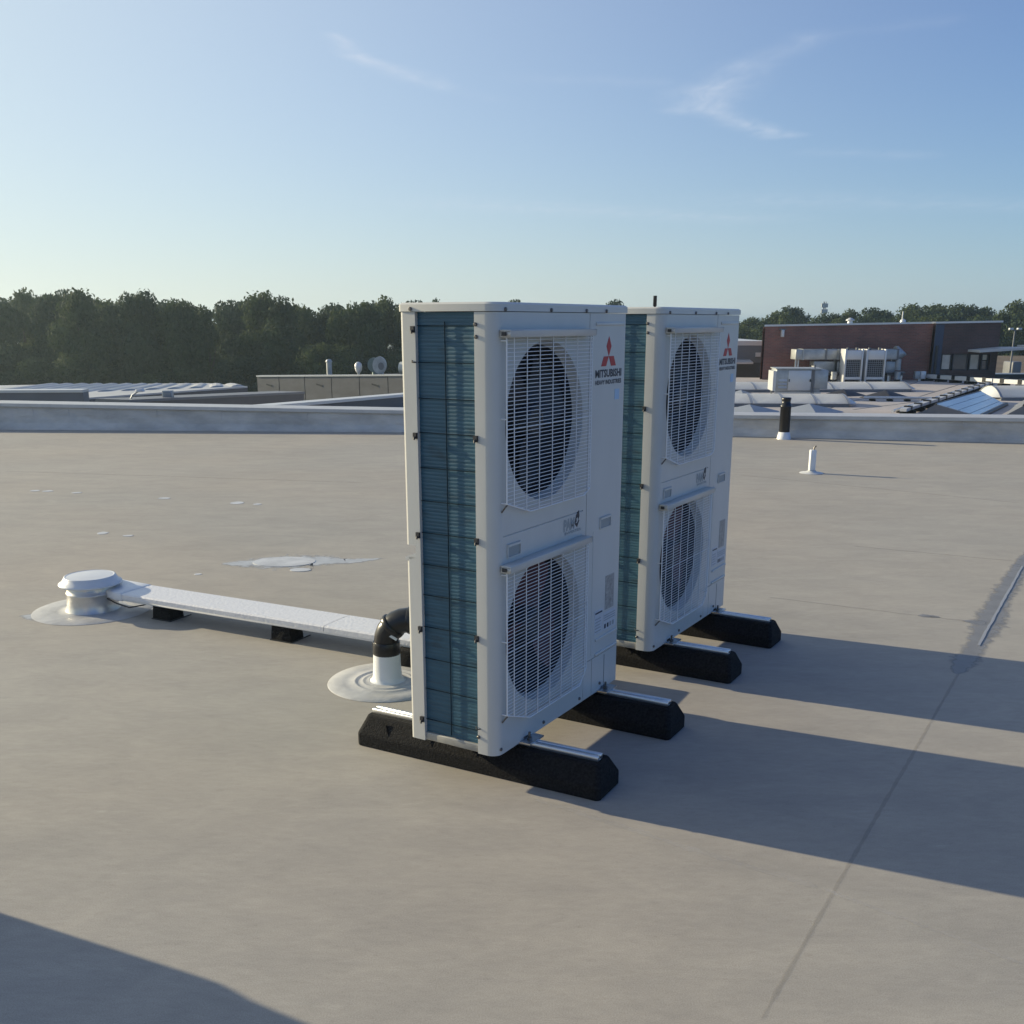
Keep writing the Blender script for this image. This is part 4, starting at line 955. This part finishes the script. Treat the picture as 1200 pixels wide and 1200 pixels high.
# saw-tooth glass rooflights
M['paleglass'] = mat('reflecting_glazing', (.42, .55, .68), .18, spec=.6, var=.15, vscale=2)  # pale blue painted in for light reflected by the glass
def sawtooth(label, near_l, far_l, near_r, far_r, h):
    t = thing('ridge_rooflight', label, 'rooflight', (0, 0, 0), 0, 'blue glazed ridge rooflights')
    nl, fl_, nr_, fr_ = [Vector(p) for p in (near_l, far_l, near_r, far_r)]
    nrg, frg = nl.lerp(nr_, .30) + Vector((0, 0, h)), fl_.lerp(fr_, .30) + Vector((0, 0, h))
    mb = MB(); mb.add([nl, fl_, frg, nrg, nr_, fr_], [(0, 3, 2, 1), (0, 4, 3), (1, 2, 5)]); mb.build('back_slope', M['fascia'], t)
    for i in range(4):
        a0_, a1_ = i/4+.008, (i+1)/4-.008
        P_ = [nrg.lerp(nr_, a0_), nrg.lerp(nr_, a1_), frg.lerp(fr_, a1_), frg.lerp(fr_, a0_)]
        nn = (P_[1]-P_[0]).cross(P_[3]-P_[0]).normalized(); nn = nn if nn.z > 0 else -nn
        mb = MB(); mb.add([p + nn*.02 for p in P_] + P_, [(0, 1, 2, 3), (0, 4, 5, 1), (1, 5, 6, 2), (2, 6, 7, 3), (3, 7, 4, 0)]); mb.build('pane', M['paleglass'], t)
    mb = MB(); mb.tube([nr_ + Vector((0, 0, .03)), fr_ + Vector((0, 0, .03))], .07, 6); mb.build('eaves_bar', M['dgrey'], t)
    mb = MB(); mb.tube([nrg, frg], .035, 6); mb.build('ridge_bar', M['dgrey'], t)
sawtooth('ridge rooflight with pale reflecting panes behind the parapet, right of the diagonal tray', at(1072, 487, LR), at(1135, 469, LR), at(1150, 489, LR), at(1179, 475, LR), .32)
sawtooth('ridge rooflight with pale reflecting panes cut by the right picture edge', at(1176, 488, LR), at(1190, 474.5, LR), at(1250, 489, LR), at(1250, 475, LR), .3)

# air handling box on legs
p = at(908, 467.2, LR)
ah = thing('air_handler', 'grey sheet metal air handling box on legs on the lower roof', 'air handler', (p.x, p.y, LR), R(-4)); ah.scale = (1, 1, .86)
sc_ = p.y/1200.0
mb = MB(); mb.box(.0, 1.46, 0, 1.0, .26, 1.12); ab = mb.build('casing', M['ggalv'], ah, bevel=.02)
mb = MB(); mb.box(-.03, 1.5, -.06, 1.05, 1.12, 1.16); mb.build('roof_sheet', M['ggalv'], ah)
mb = MB(); mb.box(.40, 1.15, -.025, .0, .33, 1.08); dr_ = mb.build('door', M['bwhite'], ah, bevel=.008)
for z in (.7,): mb = MB(); mb.box(1.10, 1.14, -.05, -.02, z-.05, z+.05); mb.build('handle', M['dgrey'], dr_); mb = MB(); mb.box(.41, .44, -.05, -.02, z-.05, z+.05); mb.build('hinge', M['dgrey'], dr_)
for i in range(3): mb = MB(); mb.add([(.08, -.03, .42+i*.13), (.36, -.03, .42+i*.13), (.36, .01, .50+i*.13), (.08, .01, .50+i*.13), (.08, -.06, .40+i*.13), (.36, -.06, .40+i*.13)], [(0, 1, 2, 3), (4, 5, 1, 0)]); mb.build('louvre', M['bwhite'], ah)
mb = MB(); mb.box(-.10, -.0, .0, .95, .3, 1.05); mb.build('end_panel', M['bwhite'], ah)
mb = MB(); mb.prism([(1.22, -.02), (1.70, -.02), (1.70, .9), (1.22, .9)], .38, 1.09); mb.build('extension_casing', M['ggalv'], ah, bevel=.015)
for x in (1.18, 1.24): mb = MB(); mb.box(x-.02, x+.02, -.045, -.02, .0 if x < 1.2 else .2, 1.16 if x < 1.2 else 1.3); mb.build('corner_post', M['fascia'], ah)
for x, y in ((.03, .04), (1.40, .04), (.03, .95), (1.40, .95)): mb = MB(); mb.box(x-.03, x+.03, y-.03, y+.03, 0, .27); mb.build('leg', M['galv'], ah)
mb = MB(); mb.box(-.03, 1.5, -.02, .04, .2, .26); mb.build('frame_rail', M['galv'], ah)

# brick plant building
M['brick_red'] = None
def brick_mat(name, c1, c2, mortar):
    m = bpy.data.materials.new(name); m.use_nodes = True; t = m.node_tree; b = t.nodes['Principled BSDF']
    tcn = t.nodes.new('ShaderNodeTexCoord'); mpn = t.nodes.new('ShaderNodeMapping'); mpn.inputs['Rotation'].default_value = (R(90), 0, 0)
    bk = t.nodes.new('ShaderNodeTexBrick'); bk.inputs['Color1'].default_value = (*c1, 1); bk.inputs['Color2'].default_value = (*c2, 1); bk.inputs['Mortar'].default_value = (*mortar, 1)
    bk.inputs['Scale'].default_value = 1; bk.inputs['Brick Width'].default_value = .22; bk.inputs['Row Height'].default_value = .065; bk.inputs['Mortar Size'].default_value = .009; bk.inputs['Bias'].default_value = 0
    t.links.new(tcn.outputs['Object'], mpn.inputs[0]); t.links.new(mpn.outputs[0], bk.inputs['Vector'])
    n = t.nodes.new('ShaderNodeTexNoise'); n.inputs['Scale'].default_value = .9; n.inputs['Detail'].default_value = 5; t.links.new(tcn.outputs['Object'], n.inputs['Vector'])
    r = t.nodes.new('ShaderNodeValToRGB'); r.color_ramp.elements[0].color = (.7, .7, .7, 1); r.color_ramp.elements[1].color = (1.15, 1.15, 1.15, 1); r.color_ramp.elements[0].position = .35; r.color_ramp.elements[1].position = .65
    t.links.new(n.outputs[0], r.inputs[0])
    mx = t.nodes.new('ShaderNodeMix'); mx.data_type = 'RGBA'; mx.blend_type = 'MULTIPLY'; mx.inputs[0].default_value = .8
    t.links.new(bk.outputs[0], mx.inputs[6]); t.links.new(r.outputs[0], mx.inputs[7]); t.links.new(mx.outputs[2], b.inputs['Base Color']); b.inputs['Roughness'].default_value = .85
    return m
M['brick_red'] = brick_mat('red_brown_brick', (.27, .105, .078), (.19, .082, .064), (.22, .15, .125))
M['brick_dark'] = brick_mat('dark_brick', (.11, .058, .052), (.08, .048, .045), (.10, .08, .072))
bl = at(894, 444.9, LR); br = at(1089, 444.7, LR); bre = at(1166, 444.6, LR)
bl.y = br.y = bre.y = 46.7
bl.x = aty(894.5, 420, 46.7).x; br.x = aty(1089.5, 420, 46.7).x; bre.x = aty(1165.5, 420, 46.7).x
zl1, zr1, zr2 = aty(894, 380.5, 46.7).z, aty(1090, 377.0, 46.7).z, aty(1165, 375.6, 46.7).z
bb = thing('brick_building', 'red-brown brick plant building with ducts and condensers before it', 'building', (bl.x, bl.y, 0))
wd = br.x-bl.x; wd2 = bre.x-bl.x
zw = (zl1+zr1)/2
MB().prism([(0, 0), (wd, 0), (wd+4, 7), (3, 7)], -8.5, [zl1-.08, zr1-.08, zr1-.08, zl1-.08]).build('wall', M['brick_red'], bb)
MB().prism([(-.05, -.05), (wd+.0, -.05), (wd+4, 7.05), (3-.05, 7.05)], [zl1-.08, zr1-.08, zr1-.08, zl1-.08], [zl1, zr1, zr1, zl1]).build('roof_trim', M['trim_pale'], bb)
MB().prism([(-.03, .3), (-.01, .3), (2.97, 7), (2.92, 7)], -8.5, zl1-.09).build('bounce_screen', M['brick_dark'], bb)  # dark slab added to stop red light bouncing onto the grey building
# dark brick block with window band
blk = thing('dark_brick_block', 'dark brick block with a band of windows and a canopy, right of the red-brown wall', 'building', (br.x, br.y-.25, 0))
bw = bre.x-br.x; 
zwin0, zwin1 = aty(1100, 434, 46.4).z, aty(1100, 414.5, 46.4).z
def bx_px(px): return aty(px, 420, 46.45).x - br.x
wins = [(1103.5, 1115.5), (1117, 1135), (1136.5, 1149), (1150.5, 1158.5)]
xa0 = bx_px(1102); xb0 = bx_px(1160)
MB().prism([(0, 0), (bw, 0), (bw+3, 7), (4, 7)], -8.5, zwin0).build('lower_wall', M['brick_dark'], blk)
MB().prism([(0, 0), (bw, 0), (bw+3, 7), (4, 7)], zwin1, [zr1-.08, zr2-.08, zr2-.08, zr1-.08]).build('upper_wall', M['brick_dark'], blk)
MB().prism([(0, 0), (xa0, 0), (xa0, 1.0), (0.5, 1.0)], zwin0, zwin1).build('left_pier', M['brick_dark'], blk)
MB().prism([(xb0, 0), (bw, 0), (bw+.4, 1.0), (xb0, 1.0)], zwin0, zwin1).build('right_pier', M['brick_dark'], blk)
MB().prism([(xa0, 1.0), (xb0, 1.0), (xb0, 1.1), (xa0, 1.1)], zwin0, zwin1).build('room_back', M['fascia'], blk)
MB().prism([(0.002, -.05), (bw+.05, -.05), (bw+3.05, 7.05), (4.002, 7.05)], [zr1-.08, zr2-.08, zr2-.08, zr1-.08], [zr1, zr2, zr2, zr1]).build('roof_trim', M['trim_pale'], blk)
M['glass_reflect'] = mat('reflection_pane', (.62, .58, .50), .15, spec=.8, var=.35, vscale=1.2)  # pale tone painted in for reflections on the window glass
M['glass_dark'] = mat('dark_pane', (.06, .075, .085), .08, spec=.9)
M['frame'] = mat('dark_window_frame', (.03, .03, .035), .5)
for i, (x0_, x1_) in enumerate(wins):
    a, b = bx_px(x0_), bx_px(x1_)
    mb = MB(); t_ = .05; y0_, y1_ = .04, .12
    mb.box(a, b, y0_, y1_, zwin0, zwin0+t_); mb.box(a, b, y0_, y1_, zwin1-t_, zwin1); mb.box(a, a+t_, y0_, y1_, zwin0+t_, zwin1-t_); mb.box(b-t_, b, y0_, y1_, zwin0+t_, zwin1-t_)
    w_ = mb.build('window', M['frame'], blk)
    if i == 3:
        zm = zwin0 + (zwin1-zwin0)*.62
        MB().box(a+t_, b-t_, .07, .09, zm, zwin1-t_).build('pane', M['glass_reflect'], w_); MB().box(a+t_, b-t_, .07, .09, zwin0+t_, zm-.03).build('pane', M['glass_dark'], w_)
    else: MB().box(a+t_, b-t_, .07, .09, zwin0+t_, zwin1-t_).build('pane', M['glass_dark'] if i == 1 else M['glass_reflect'], w_)
zc0 = aty(1134, 413, 45.5).z; zc1 = aty(1134, 410.3, 45.5).z
cxa, cxb = bx_px(1133), bx_px(1188)
mb = MB(); mb.prism([(cxa, -1.2), (cxb, -1.2), (cxb, .0), (bw, .0-.01), (cxa, -.01)], [zc0, zc0+.12, zc0+.12, zc0+.12, zc0], [zc1, zc1+.12, zc1+.12, zc1+.12, zc1]); mb.build('canopy', M['whiteroof'], blk)
mb = MB(); mb.box(cxb-.02, cxb+.26, -1.25, -.2, zc1+.05, zc1+.2); mb.build('canopy_end', M['bwhite'], blk)  # white box forming the bright end of the canopy
M['blue_grey'] = mat('dark_blue_grey', (.05, .07, .11), .6, var=.2)
mb = MB(); mb.box(.02, bx_px(1103)-.02, -.03, .02, LR, zr1-.12); mb.build('setback_strip', M['blue_grey'], blk)  # flat dark blue-grey strip where the wall is set back
mb = MB(); mb.tube([(bx_px(1096), -.09, LR), (bx_px(1096), -.09, aty(1096, 405, 46.4).z)], .05, 10); mb.build('downpipe', M['dgrey'], blk)
# wall lamp, roof vents on it
p = aty(917, 391, 46.6); mb = MB(); mb.box(-.06, .06, -.1, .12, -.14, .16); t = thing('wall_lamp', 'small pale lamp box high on the red-brown brick wall', 'wall lamp', (p.x, p.y, p.z)); mb.build('housing', M['bwhite'], t, bevel=.02); mb = MB(); mb.box(-.14, .14, -.05, .1, .16, .2); mb.build('visor', M['fascia'], t)
def mushroom(px, y, label, s=1.0):
    p = aty(px, 379, y); t = thing('roof_vent', label, 'roof vent', (p.x, p.y, zw-.02)); mb = MB(); mb.lathe([(.2*s, 0), (.17*s, .22*s), (.17*s, .25*s)], n=14); mb.build('neck', M['bwhite'], t)
    mb = MB(); mb.lathe([(.2*s, .2*s), (.33*s, .22*s), (.3*s, .27*s), (.1*s, .40*s), (0, .42*s)], n=16); mb.build('cap', M['bwhite'], t)
mushroom(996, 48, 'small white mushroom vent on the brick building roof', .62)
p = aty(1058, 377, 48); t = thing('roof_vent', 'small white vent with upright pipe on the brick building roof, near its right corner', 'roof vent', (p.x, p.y, zr1-.02)); t.scale = (.6, .6, .75)
mb = MB(); mb.lathe([(.22, 0), (.2, .12), (.05, .2)], n=14); mb.build('base', M['bwhite'], t); mb = MB(); mb.tube([(-.06, 0, .1), (-.05, 0, .62)], .045, 10); mb.build('pipe', M['bwhite'], t)
# ducts before the brick wall
yd = 45.4
def px_x(px, y=yd): return aty(px, 420, y).x
def px_z(py, y=yd): return aty(1000, py, y).z
dt = thing('sheet_metal_duct', 'large weathered white duct along the brick wall, ending in a cone', 'duct', (px_x(932), yd, 0))
ox = px_x(932)
segs = [932, 941, 968, 982, 1004, 1030, 1052]
for i in range(len(segs)-1):
    mb = MB(); mb.box(px_x(segs[i])-ox+.01, px_x(segs[i+1])-ox-.01, 0, .85, px_z(421.5), px_z(409.5)); mb.build('duct_section', M['ggalv'], dt, bevel=.02)
    mb = MB(); x_ = px_x(segs[i+1])-ox; mb.box(x_-.03, x_+.03, -.03, .88, px_z(422), px_z(409)); mb.build('flange', M['fascia'] if i % 2 else M['ggalv'], dt)
for a, b in ((955, 979), (983, 995), (1040, 1051)): mb = MB(); mb.box(px_x(a)-ox, px_x(b)-ox, .1, .8, px_z(436), px_z(423.5)); mb.build('lower_section', M['ggalv'], dt, bevel=.02)
mb = MB(); cx_ = px_x(1052)-ox; mb.tube([(cx_, .4, px_z(415)), (cx_+.1, .4, px_z(415)), (cx_+.5, .4, px_z(415.5))], [.34, .34, .03], 14); mb.build('end_cone', M['ggalv'], dt)
mb = MB(); mb.tube([(px_x(1054)-ox, .2, px_z(421)), (px_x(1054)-ox, .2, px_z(434))], .16, 14); mb.build('drop_pipe', M['ggalv'], dt)
for px in (935, 938, 981, 1048): mb = MB(); mb.box(px_x(px)-ox-.03, px_x(px)-ox+.03, .3, .36, LR, px_z(421.6)); mb.build('leg', M['galv'], dt)
# condensers
M['grille'] = mat('dark_condenser_coil', (.04, .042, .045), .6)
def condenser(pa, pb, label):
    y = 44.6; x0_, x1_ = px_x(pa, y), px_x(pb, y); w = x1_-x0_; zt_ = px_z(409, y)-LR; zc = px_z(421.5, y)-LR
    t = thing('condenser', label, 'condenser', (x0_, y, LR), 0, 'pair of condensers before the brick wall')
    MB().box(.07, w-.07, .08, .6, .22, zt_-.04).build('core', M['grille'], t)
    MB().box(.075, w-.075, -.02, .08, zc, zt_-.05).build('header', M['bwhite'], t, bevel=.015)
    for x in (0, w-.07): MB().box(x, x+.07, -.03, .62, 0, zt_).build('side_post', M['bwhite'], t, bevel=.01)
    MB().box(.075, w-.075, -.02, .6, .12, .22).build('bottom_rail', M['bwhite'], t)
    nv = 8
    for i in range(nv): x = .07 + (w-.14)*(i+.5)/nv; MB().tube([(x, .06, .22), (x, .06, zc)], .008, 5).build('grille_bar', M['ribalu'], t)
    for i in range(9): z = .22 + (zc-.22)*(i+.5)/9; MB().tube([(.07, .055, z), (w-.07, .055, z)], .008, 5).build('grille_bar', M['ribalu'], t)
    for x in (.25*w, .75*w): mb = MB(); mb.tube([(x, .3, zt_-.06), (x, .3, zt_+.05)], .06, 10); mb.build('fan_stub', M['fascia'], t)
condenser(990, 1011.5, 'left one of two white condensers with dark grilles before the brick wall'); condenser(1015, 1038.5, 'right one of two white condensers with dark grilles before the brick wall')
# clutter below the ducts
for (a, b, y0_, y1_, lb) in ((965, 988, 447.5, 437, 'low dark machine under the duct, left of the two condensers'), (1040, 1062, 447, 437, 'low dark machine under the duct, right of the two condensers')):
    y = 45.2; t = thing('compressor', lb, 'machine', (px_x(a, y), y, LR)); w = px_x(b, y)-px_x(a, y); h = px_z(y1_, y)-LR
    MB().box(.05, w-.05, 0, .7, .25, h).build('casing', M['fascia_dark'], t, bevel=.03); MB().box(0, w, -.03, .75, h, h+.05).build('cover', M['fascia'], t)
    for x in (.08, w-.16): MB().box(x, x+.08, .02, .68, 0, .25).build('leg', M['galv'], t)
    mb = MB(); mb.tube([(w*.55, -.14, .1), (w*.55, -.14, .42)], .13, 12); mb.build('motor', M['ggalv'], t)
p = at(1075, 446.5, LR); t = thing('switch_cabinet', 'small grey cabinet pair standing at the right end of the ducts', 'cabinet', (p.x, p.y-.2, LR))
MB().box(-.2, .02, 0, .2, .1, .42).build('door_half', M['ggalv'], t, bevel=.01); MB().box(.05, .27, 0, .2, .1, .42).build('door_half', M['bwhite'], t, bevel=.01); MB().box(-.03, .08, .05, .15, 0, .3).build('stand', M['galv'], t)
# grey building left of the brick one
gb = thing('grey_clad_building', 'dark grey clad building between the farther unit and the brick building', 'building', (0, 0, 0))
yg = 52
gx0, gx1 = aty(800, 400, yg).x, aty(899, 400, yg).x; gz = aty(880, 399.5, yg).z
MB().prism([(gx0, yg), (gx1, yg), (gx1, yg+8), (gx0, yg+8)], -8.5, gz-.22).build('wall', M['fascia_dark'], gb)
MB().prism([(gx0-.05, yg-.06), (gx1+.05, yg-.06), (gx1+.05, yg+8), (gx0-.05, yg+8)], gz-.22, gz).build('roof_trim', M['trim_pale'], gb)
k_ = 0
xx = gx0
while xx < gx1-.6:
    MB().box(xx+.02, min(xx+1.3, gx1), yg-.05, yg-.004, aty(880, 425, yg).z if k_ % 3 else aty(880, 413, yg).z, gz-.23).build('cladding_panel', M['fascia'], gb); xx += 1.33; k_ += 1
c_ = aty(887.5, 415.5, yg); MB().box(c_.x-.12, c_.x+.13, yg-.16, yg-.09, c_.z-.1, c_.z+.1).build('white_sign', M['bwhite'], gb)
c_ = aty(868, 425, yg); mb = MB(); mb.prism([(c_.x-1.2, yg-.9), (c_.x+.42, yg-.9), (c_.x+.42, yg-.06), (c_.x-1.2, yg-.06)], [c_.z-.03]*2+[c_.z+.06]*2, [c_.z+.05]*2+[c_.z+.16]*2); mb.build('awning', M['bwhite'], gb)
# yard beyond the right end
M['bank'] = mat('dry_bank', (.15, .11, .07), .9, var=.4, vscale=.5)
yb = 78; bx0 = aty(1150, 430, yb).x
mb = MB(); mb.prism([(bx0, yb), (bx0+26, yb), (bx0+26, yb+14), (bx0, yb+14)], -8.5, [aty(1160, 437, yb).z]*2 + [aty(1160, 424, yb).z]*2); structure(mb.build('earth_bank', M['bank']))
M['hedge'] = mat('dark_wall', (.035, .04, .045), .8, var=.3, vscale=2)
yw = 62; wx0 = aty(1155, 437, yw).x
mb = MB(); mb.prism([(wx0, yw), (wx0+20, yw), (wx0+20, yw+.4), (wx0, yw+.4)], -8.5, aty(1180, 437.5, yw).z-.06); t = thing('boundary_wall', 'long dark wall beyond the dark brick block at the right edge', 'wall'); mb.build('wall_body', M['hedge'], t)
mb = MB(); mb.prism([(wx0, yw-.04), (wx0+20, yw-.04), (wx0+20, yw+.44), (wx0, yw+.44)], aty(1180, 437.5, yw).z-.06, aty(1180, 437.5, yw).z); mb.build('coping', M['trim_pale'], t)
mb = MB(); mb.box(wx0-1, wx0+24, yw+.4, 78, -8.5, -3.9); structure(mb.build('yard', M['hedge']))
ylp = 72; p = aty(1184, 430, ylp); zt_ = aty(1184, 386, ylp).z
lp = thing('street_lamp', 'thin double-headed street lamp before the trees at the right edge', 'street lamp', (p.x, ylp, -3.9))
mb = MB(); mb.tube([(0, 0, 0), (0, 0, zt_+3.9)], [.09, .05], 8); mb.build('pole', M['fascia'], lp)
for s in (-1, 1):
    mb = MB(); mb.tube([(0, 0, zt_+3.8), (s*.28, 0, zt_+3.9)], .03, 6); a_ = mb.build('arm', M['fascia'], lp); mb = MB(); mb.box(s*.28-.14, s*.28+.14, -.12, .12, zt_+3.85, zt_+4.0); mb.build('lamp_head', M['bwhite'], lp, bevel=.03)
p = aty(1190, 431, 74); t = thing('white_vehicle', 'small white vehicle half hidden behind the dark wall at the right edge', 'vehicle', (p.x, 74, -3.9))
zv = aty(1190, 424, 74).z+3.9
mb = MB(); mb.box(-.5, .55, 0, 1.8, .35, zv*.62); mb.build('body', M['bwhite'], t, bevel=.08); mb = MB(); mb.box(-.15, .5, .15, 1.65, zv*.62, zv); mb.build('cab', M['fascia'], t, bevel=.08)
for x in (-.3, .35): mb = MB(); mb.tube([(x, -.05, .3), (x, .15, .3)], .3, 14); mb.build('wheel', M['rubber'], t)
# masts
p = at(767, 455, LR); zt_ = aty(767, 346.5, 26).z
mb = MB(); mb.tube([(0, 0, 0), (0, 0, zt_-LR-.25), (0, 0, zt_-LR-.24), (0, 0, zt_-LR)], [.03, .03, .045, .045], 8)
x_ = aty(767, 370, 26).x; tag(mb.build('thin_mast', M['pvc_black'], None, loc=(x_, 26, LR)), 'thin black mast whose tip shows above the farther unit', 'mast')
ym = 190; p = aty(963, 400, ym); zt_ = aty(963, 353.5, ym).z
tm = thing('lattice_mast', 'far thin lattice radio mast above the trees on the right', 'radio mast', (p.x, ym, -8.5)); hh = zt_+8.5
for s in ((-.25, -.2), (.25, -.2), (0, .3)): mb = MB(); mb.tube([(s[0], s[1], 0), (s[0]*.8, s[1]*.8, hh)], .07, 5); mb.build('leg', M['fascia'], tm)
mb = MB(); z = 0
while z < hh-1: mb.tube([(-.25, -.2, z), (.25, -.2, z+.8)], .05, 4); mb.tube([(.25, -.2, z+.8), (-.25, -.2, z+1.5)], .05, 4); z += 1.5
stuff(mb.build('bracing', M['fascia'], tm))
for dz in (.6, 1.6): mb = MB(); mb.box(-.55, .55, -.25, .1, hh-dz-.4, hh-dz+.3); mb.build('aerial', M['ggalv'], tm)

# ------------------------------------------------------------------ trees
def leaf_mat(name, c1, c2):
    m = mat(name, c1, .75, spec=.1, col2=c2, vscale=.45, trans=.22, detail=3, ramp=(.38, .62)); return m  # two noise tones painted for lit clumps and dark gaps in the crown
LM = [leaf_mat('oak_leaves', (.066, .092, .036), (.026, .042, .020)), leaf_mat('lime_leaves', (.085, .108, .040), (.034, .054, .022)), leaf_mat('pine_leaves', (.050, .074, .038), (.020, .034, .020))]
M['bark'] = mat('bark', (.07, .055, .042), .9, var=.4, vscale=6)
def crown_mesh(seed, w, h, nleaf, size, lm):
    rr = random.Random(seed); mb = MB(); blobs = []
    nb = 34
    for i in range(nb):
        f_ = rr.random(); z = h*(.10 + .82*f_**.8); prof = min(1, math.sin(math.pi*min(1, (.2 + .72*f_)))**.5*1.05)
        a = rr.uniform(0, 6.283); d = w/2*prof*.70*math.sqrt(rr.random())
        blobs.append((d*math.cos(a), d*math.sin(a), z, w*rr.uniform(.11, .22)))
    blobs.append((0, 0, h*.5, w*.30)); blobs.append((rr.uniform(-.3, .3), rr.uniform(-.3, .3), h*.9, w*.15))
    vs, fs = [], []
    tot = sum(b[3]**2 for b in blobs)
    for bx_, by_, bz_, br_ in blobs:
        n_ = int(nleaf*br_*br_/tot)
        for j in range(n_):
            v = Vector((rr.gauss(0, 1), rr.gauss(0, 1), rr.gauss(0, 1))).normalized(); rad = br_*(rr.random()**.35)*rr.uniform(.85, 1.15)
            c = Vector((bx_, by_, bz_)) + Vector((v.x*rad, v.y*rad, v.z*rad*.8))
            nrm = (v + Vector((rr.gauss(0, .7), rr.gauss(0, .7), rr.gauss(0, .7)))).normalized()
            u_ = nrm.orthogonal().normalized(); u_ = Matrix.Rotation(rr.uniform(0, 6.28), 3, nrm) @ u_; w_ = nrm.cross(u_)
            s = size*rr.uniform(.6, 1.3); o = len(vs)
            vs += [c-u_*s, c+w_*s*.55, c+u_*s, c-w_*s*.55]; fs.append((o, o+1, o+2, o+3))
    me = bpy.data.meshes.new('crown'); me.from_pydata([tuple(v) for v in vs], [], fs); me.materials.append(lm); me.update(); return me
def trunk_mesh(seed, h):
    rr = random.Random(seed); mb = MB(); mb.tube([(0, 0, 0), (.05, .03, h*.3), (.0, .1, h*.6), (.1, .1, h*.85)], [.28, .2, .13, .04], 8)
    for i in range(5):
        a = rr.uniform(0, 6.28); z = h*rr.uniform(.3, .6); mb.tube([(0, .05, z), (math.cos(a)*1.0, math.sin(a)*1.0, z+1.0), (math.cos(a)*1.7, math.sin(a)*1.7, z+2.1)], [.1, .06, .02], 6)
    o = mb.build('trunk', M['bark']); me = o.data; bpy.data.objects.remove(o); return me
CR = [crown_mesh(s, 7.0, 11.0, 17000, .165, LM[s % 3]) for s in range(6)]
TR = [trunk_mesh(s, 11.0) for s in range(3)]
ORD = ['first', 'second', 'third', 'fourth', 'fifth', 'sixth', 'seventh', 'eighth', 'ninth', 'tenth', 'eleventh', 'twelfth', 'thirteenth', 'fourteenth', 'fifteenth', 'sixteenth', 'seventeenth', 'eighteenth', 'nineteenth', 'twentieth', 'twenty-first', 'twenty-second', 'twenty-third', 'twenty-fourth', 'twenty-fifth']
def tree(px, ytop, Y, wpx, label, group, k, zb=-8.5):
    p = aty(px, ytop, Y); hgt = p.z - zb; s = hgt/11.0; wsc = (wpx/F*Y)/7.0
    t = thing('tree', label, 'tree', (p.x, Y, zb), random.uniform(0, 6.28), group)
    t.scale = (wsc, wsc, s)
    link('trunk', TR[k % 3], t); link('crown', CR[k % 6], t)
def row(lst, fmt, group, Y, jy, k0):
    for i, (px, yt, w) in enumerate(lst):
        tree(px, yt, Y + random.uniform(-jy, jy)*1.5, w, fmt % ORD[i], group, k0+i)
front = [(-330, 342, 92), (-275, 348, 90), (-225, 338, 92), (-172, 345, 90), (-120, 339, 92), (-70, 336, 92), (-18, 338, 88), (22, 336, 84), (66, 337, 86), (88, 334, 80), (128, 346, 76), (160, 338, 84), (205, 345, 80), (240, 356, 72), (278, 350, 78), (312, 337, 92), (345, 352, 74), (383, 354, 78), (415, 349, 76), (450, 345, 80), (478, 350, 66)]
row(front, '%s tree from the left in the front row of the dark wood', 'trees of the dark wood on the left', 80, 4, 0)
back = [(-300, 346, 96), (-200, 346, 96), (-120, 348, 92), (-45, 345, 90), (5, 348, 90), (45, 344, 88), (110, 346, 88), (145, 350, 84), (185, 350, 86), (225, 356, 84), (262, 358, 84), (300, 350, 88), (362, 358, 84), (400, 356, 84), (435, 352, 84), (510, 345.5, 40), (545, 362, 80)]
row(back, '%s tree from the left in the back row of the dark wood', 'trees of the dark wood on the left', 92, 4, 3)
low = [(px, 395 + (i*37) % 23, 84) for i, px in enumerate(range(-340, 560, 48))]
row(low, '%s low bushy tree from the left, in the dense foot of the dark wood', 'bushy undergrowth trees of the dark wood', 75, 2, 1)
right = [(600, 349.5, 44), (640, 362, 60), (680, 360, 60), (717, 350, 50), (760, 364, 60), (810, 366, 60), (850, 372, 62), (885, 369, 56), (912, 361, 58), (934, 357.5, 56), (968, 363, 56), (1000, 361, 60), (1030, 359, 58), (1072, 353, 66), (1098, 352.5, 64), (1130, 354, 66), (1158, 356, 56), (1190, 350, 68), (1228, 352, 70), (1262, 354, 70), (1310, 352, 74), (1365, 357, 76), (1420, 352, 76)]
row(right, '%s tree from the left in the far row behind the brick building', 'trees of the far row on the right', 125, 6, 2)
right2 = [(870, 380, 60), (905, 374, 60), (950, 374, 64), (985, 372, 64), (1018, 370, 64), (1052, 366, 64), (1085, 366, 66), (1115, 366, 66), (1146, 366, 66), (1176, 362, 64), (1212, 364, 66), (1180, 392, 70), (1215, 390, 70), (1245, 388, 70), (1275, 372, 76), (1330, 368, 76)]
row(right2, '%s tree from the left in the nearer row behind the brick building', 'trees of the nearer row on the right', 108, 4, 4)

# ------------------------------------------------------------------ air
hz = bpy.data.materials.new('haze_air'); hz.use_nodes = True; t_ = hz.node_tree; t_.nodes.clear()
o_ = t_.nodes.new('ShaderNodeOutputMaterial'); pv = t_.nodes.new('ShaderNodeVolumePrincipled')
pv.inputs['Color'].default_value = (.70, .90, 1.0, 1); pv.inputs['Density'].default_value = .0007; pv.inputs['Anisotropy'].default_value = .55
t_.links.new(pv.outputs[0], o_.inputs['Volume'])
mb = MB(); mb.box(-1520, 1520, -820, 2520, -10, 7.5); stuff(mb.build('haze', hz))
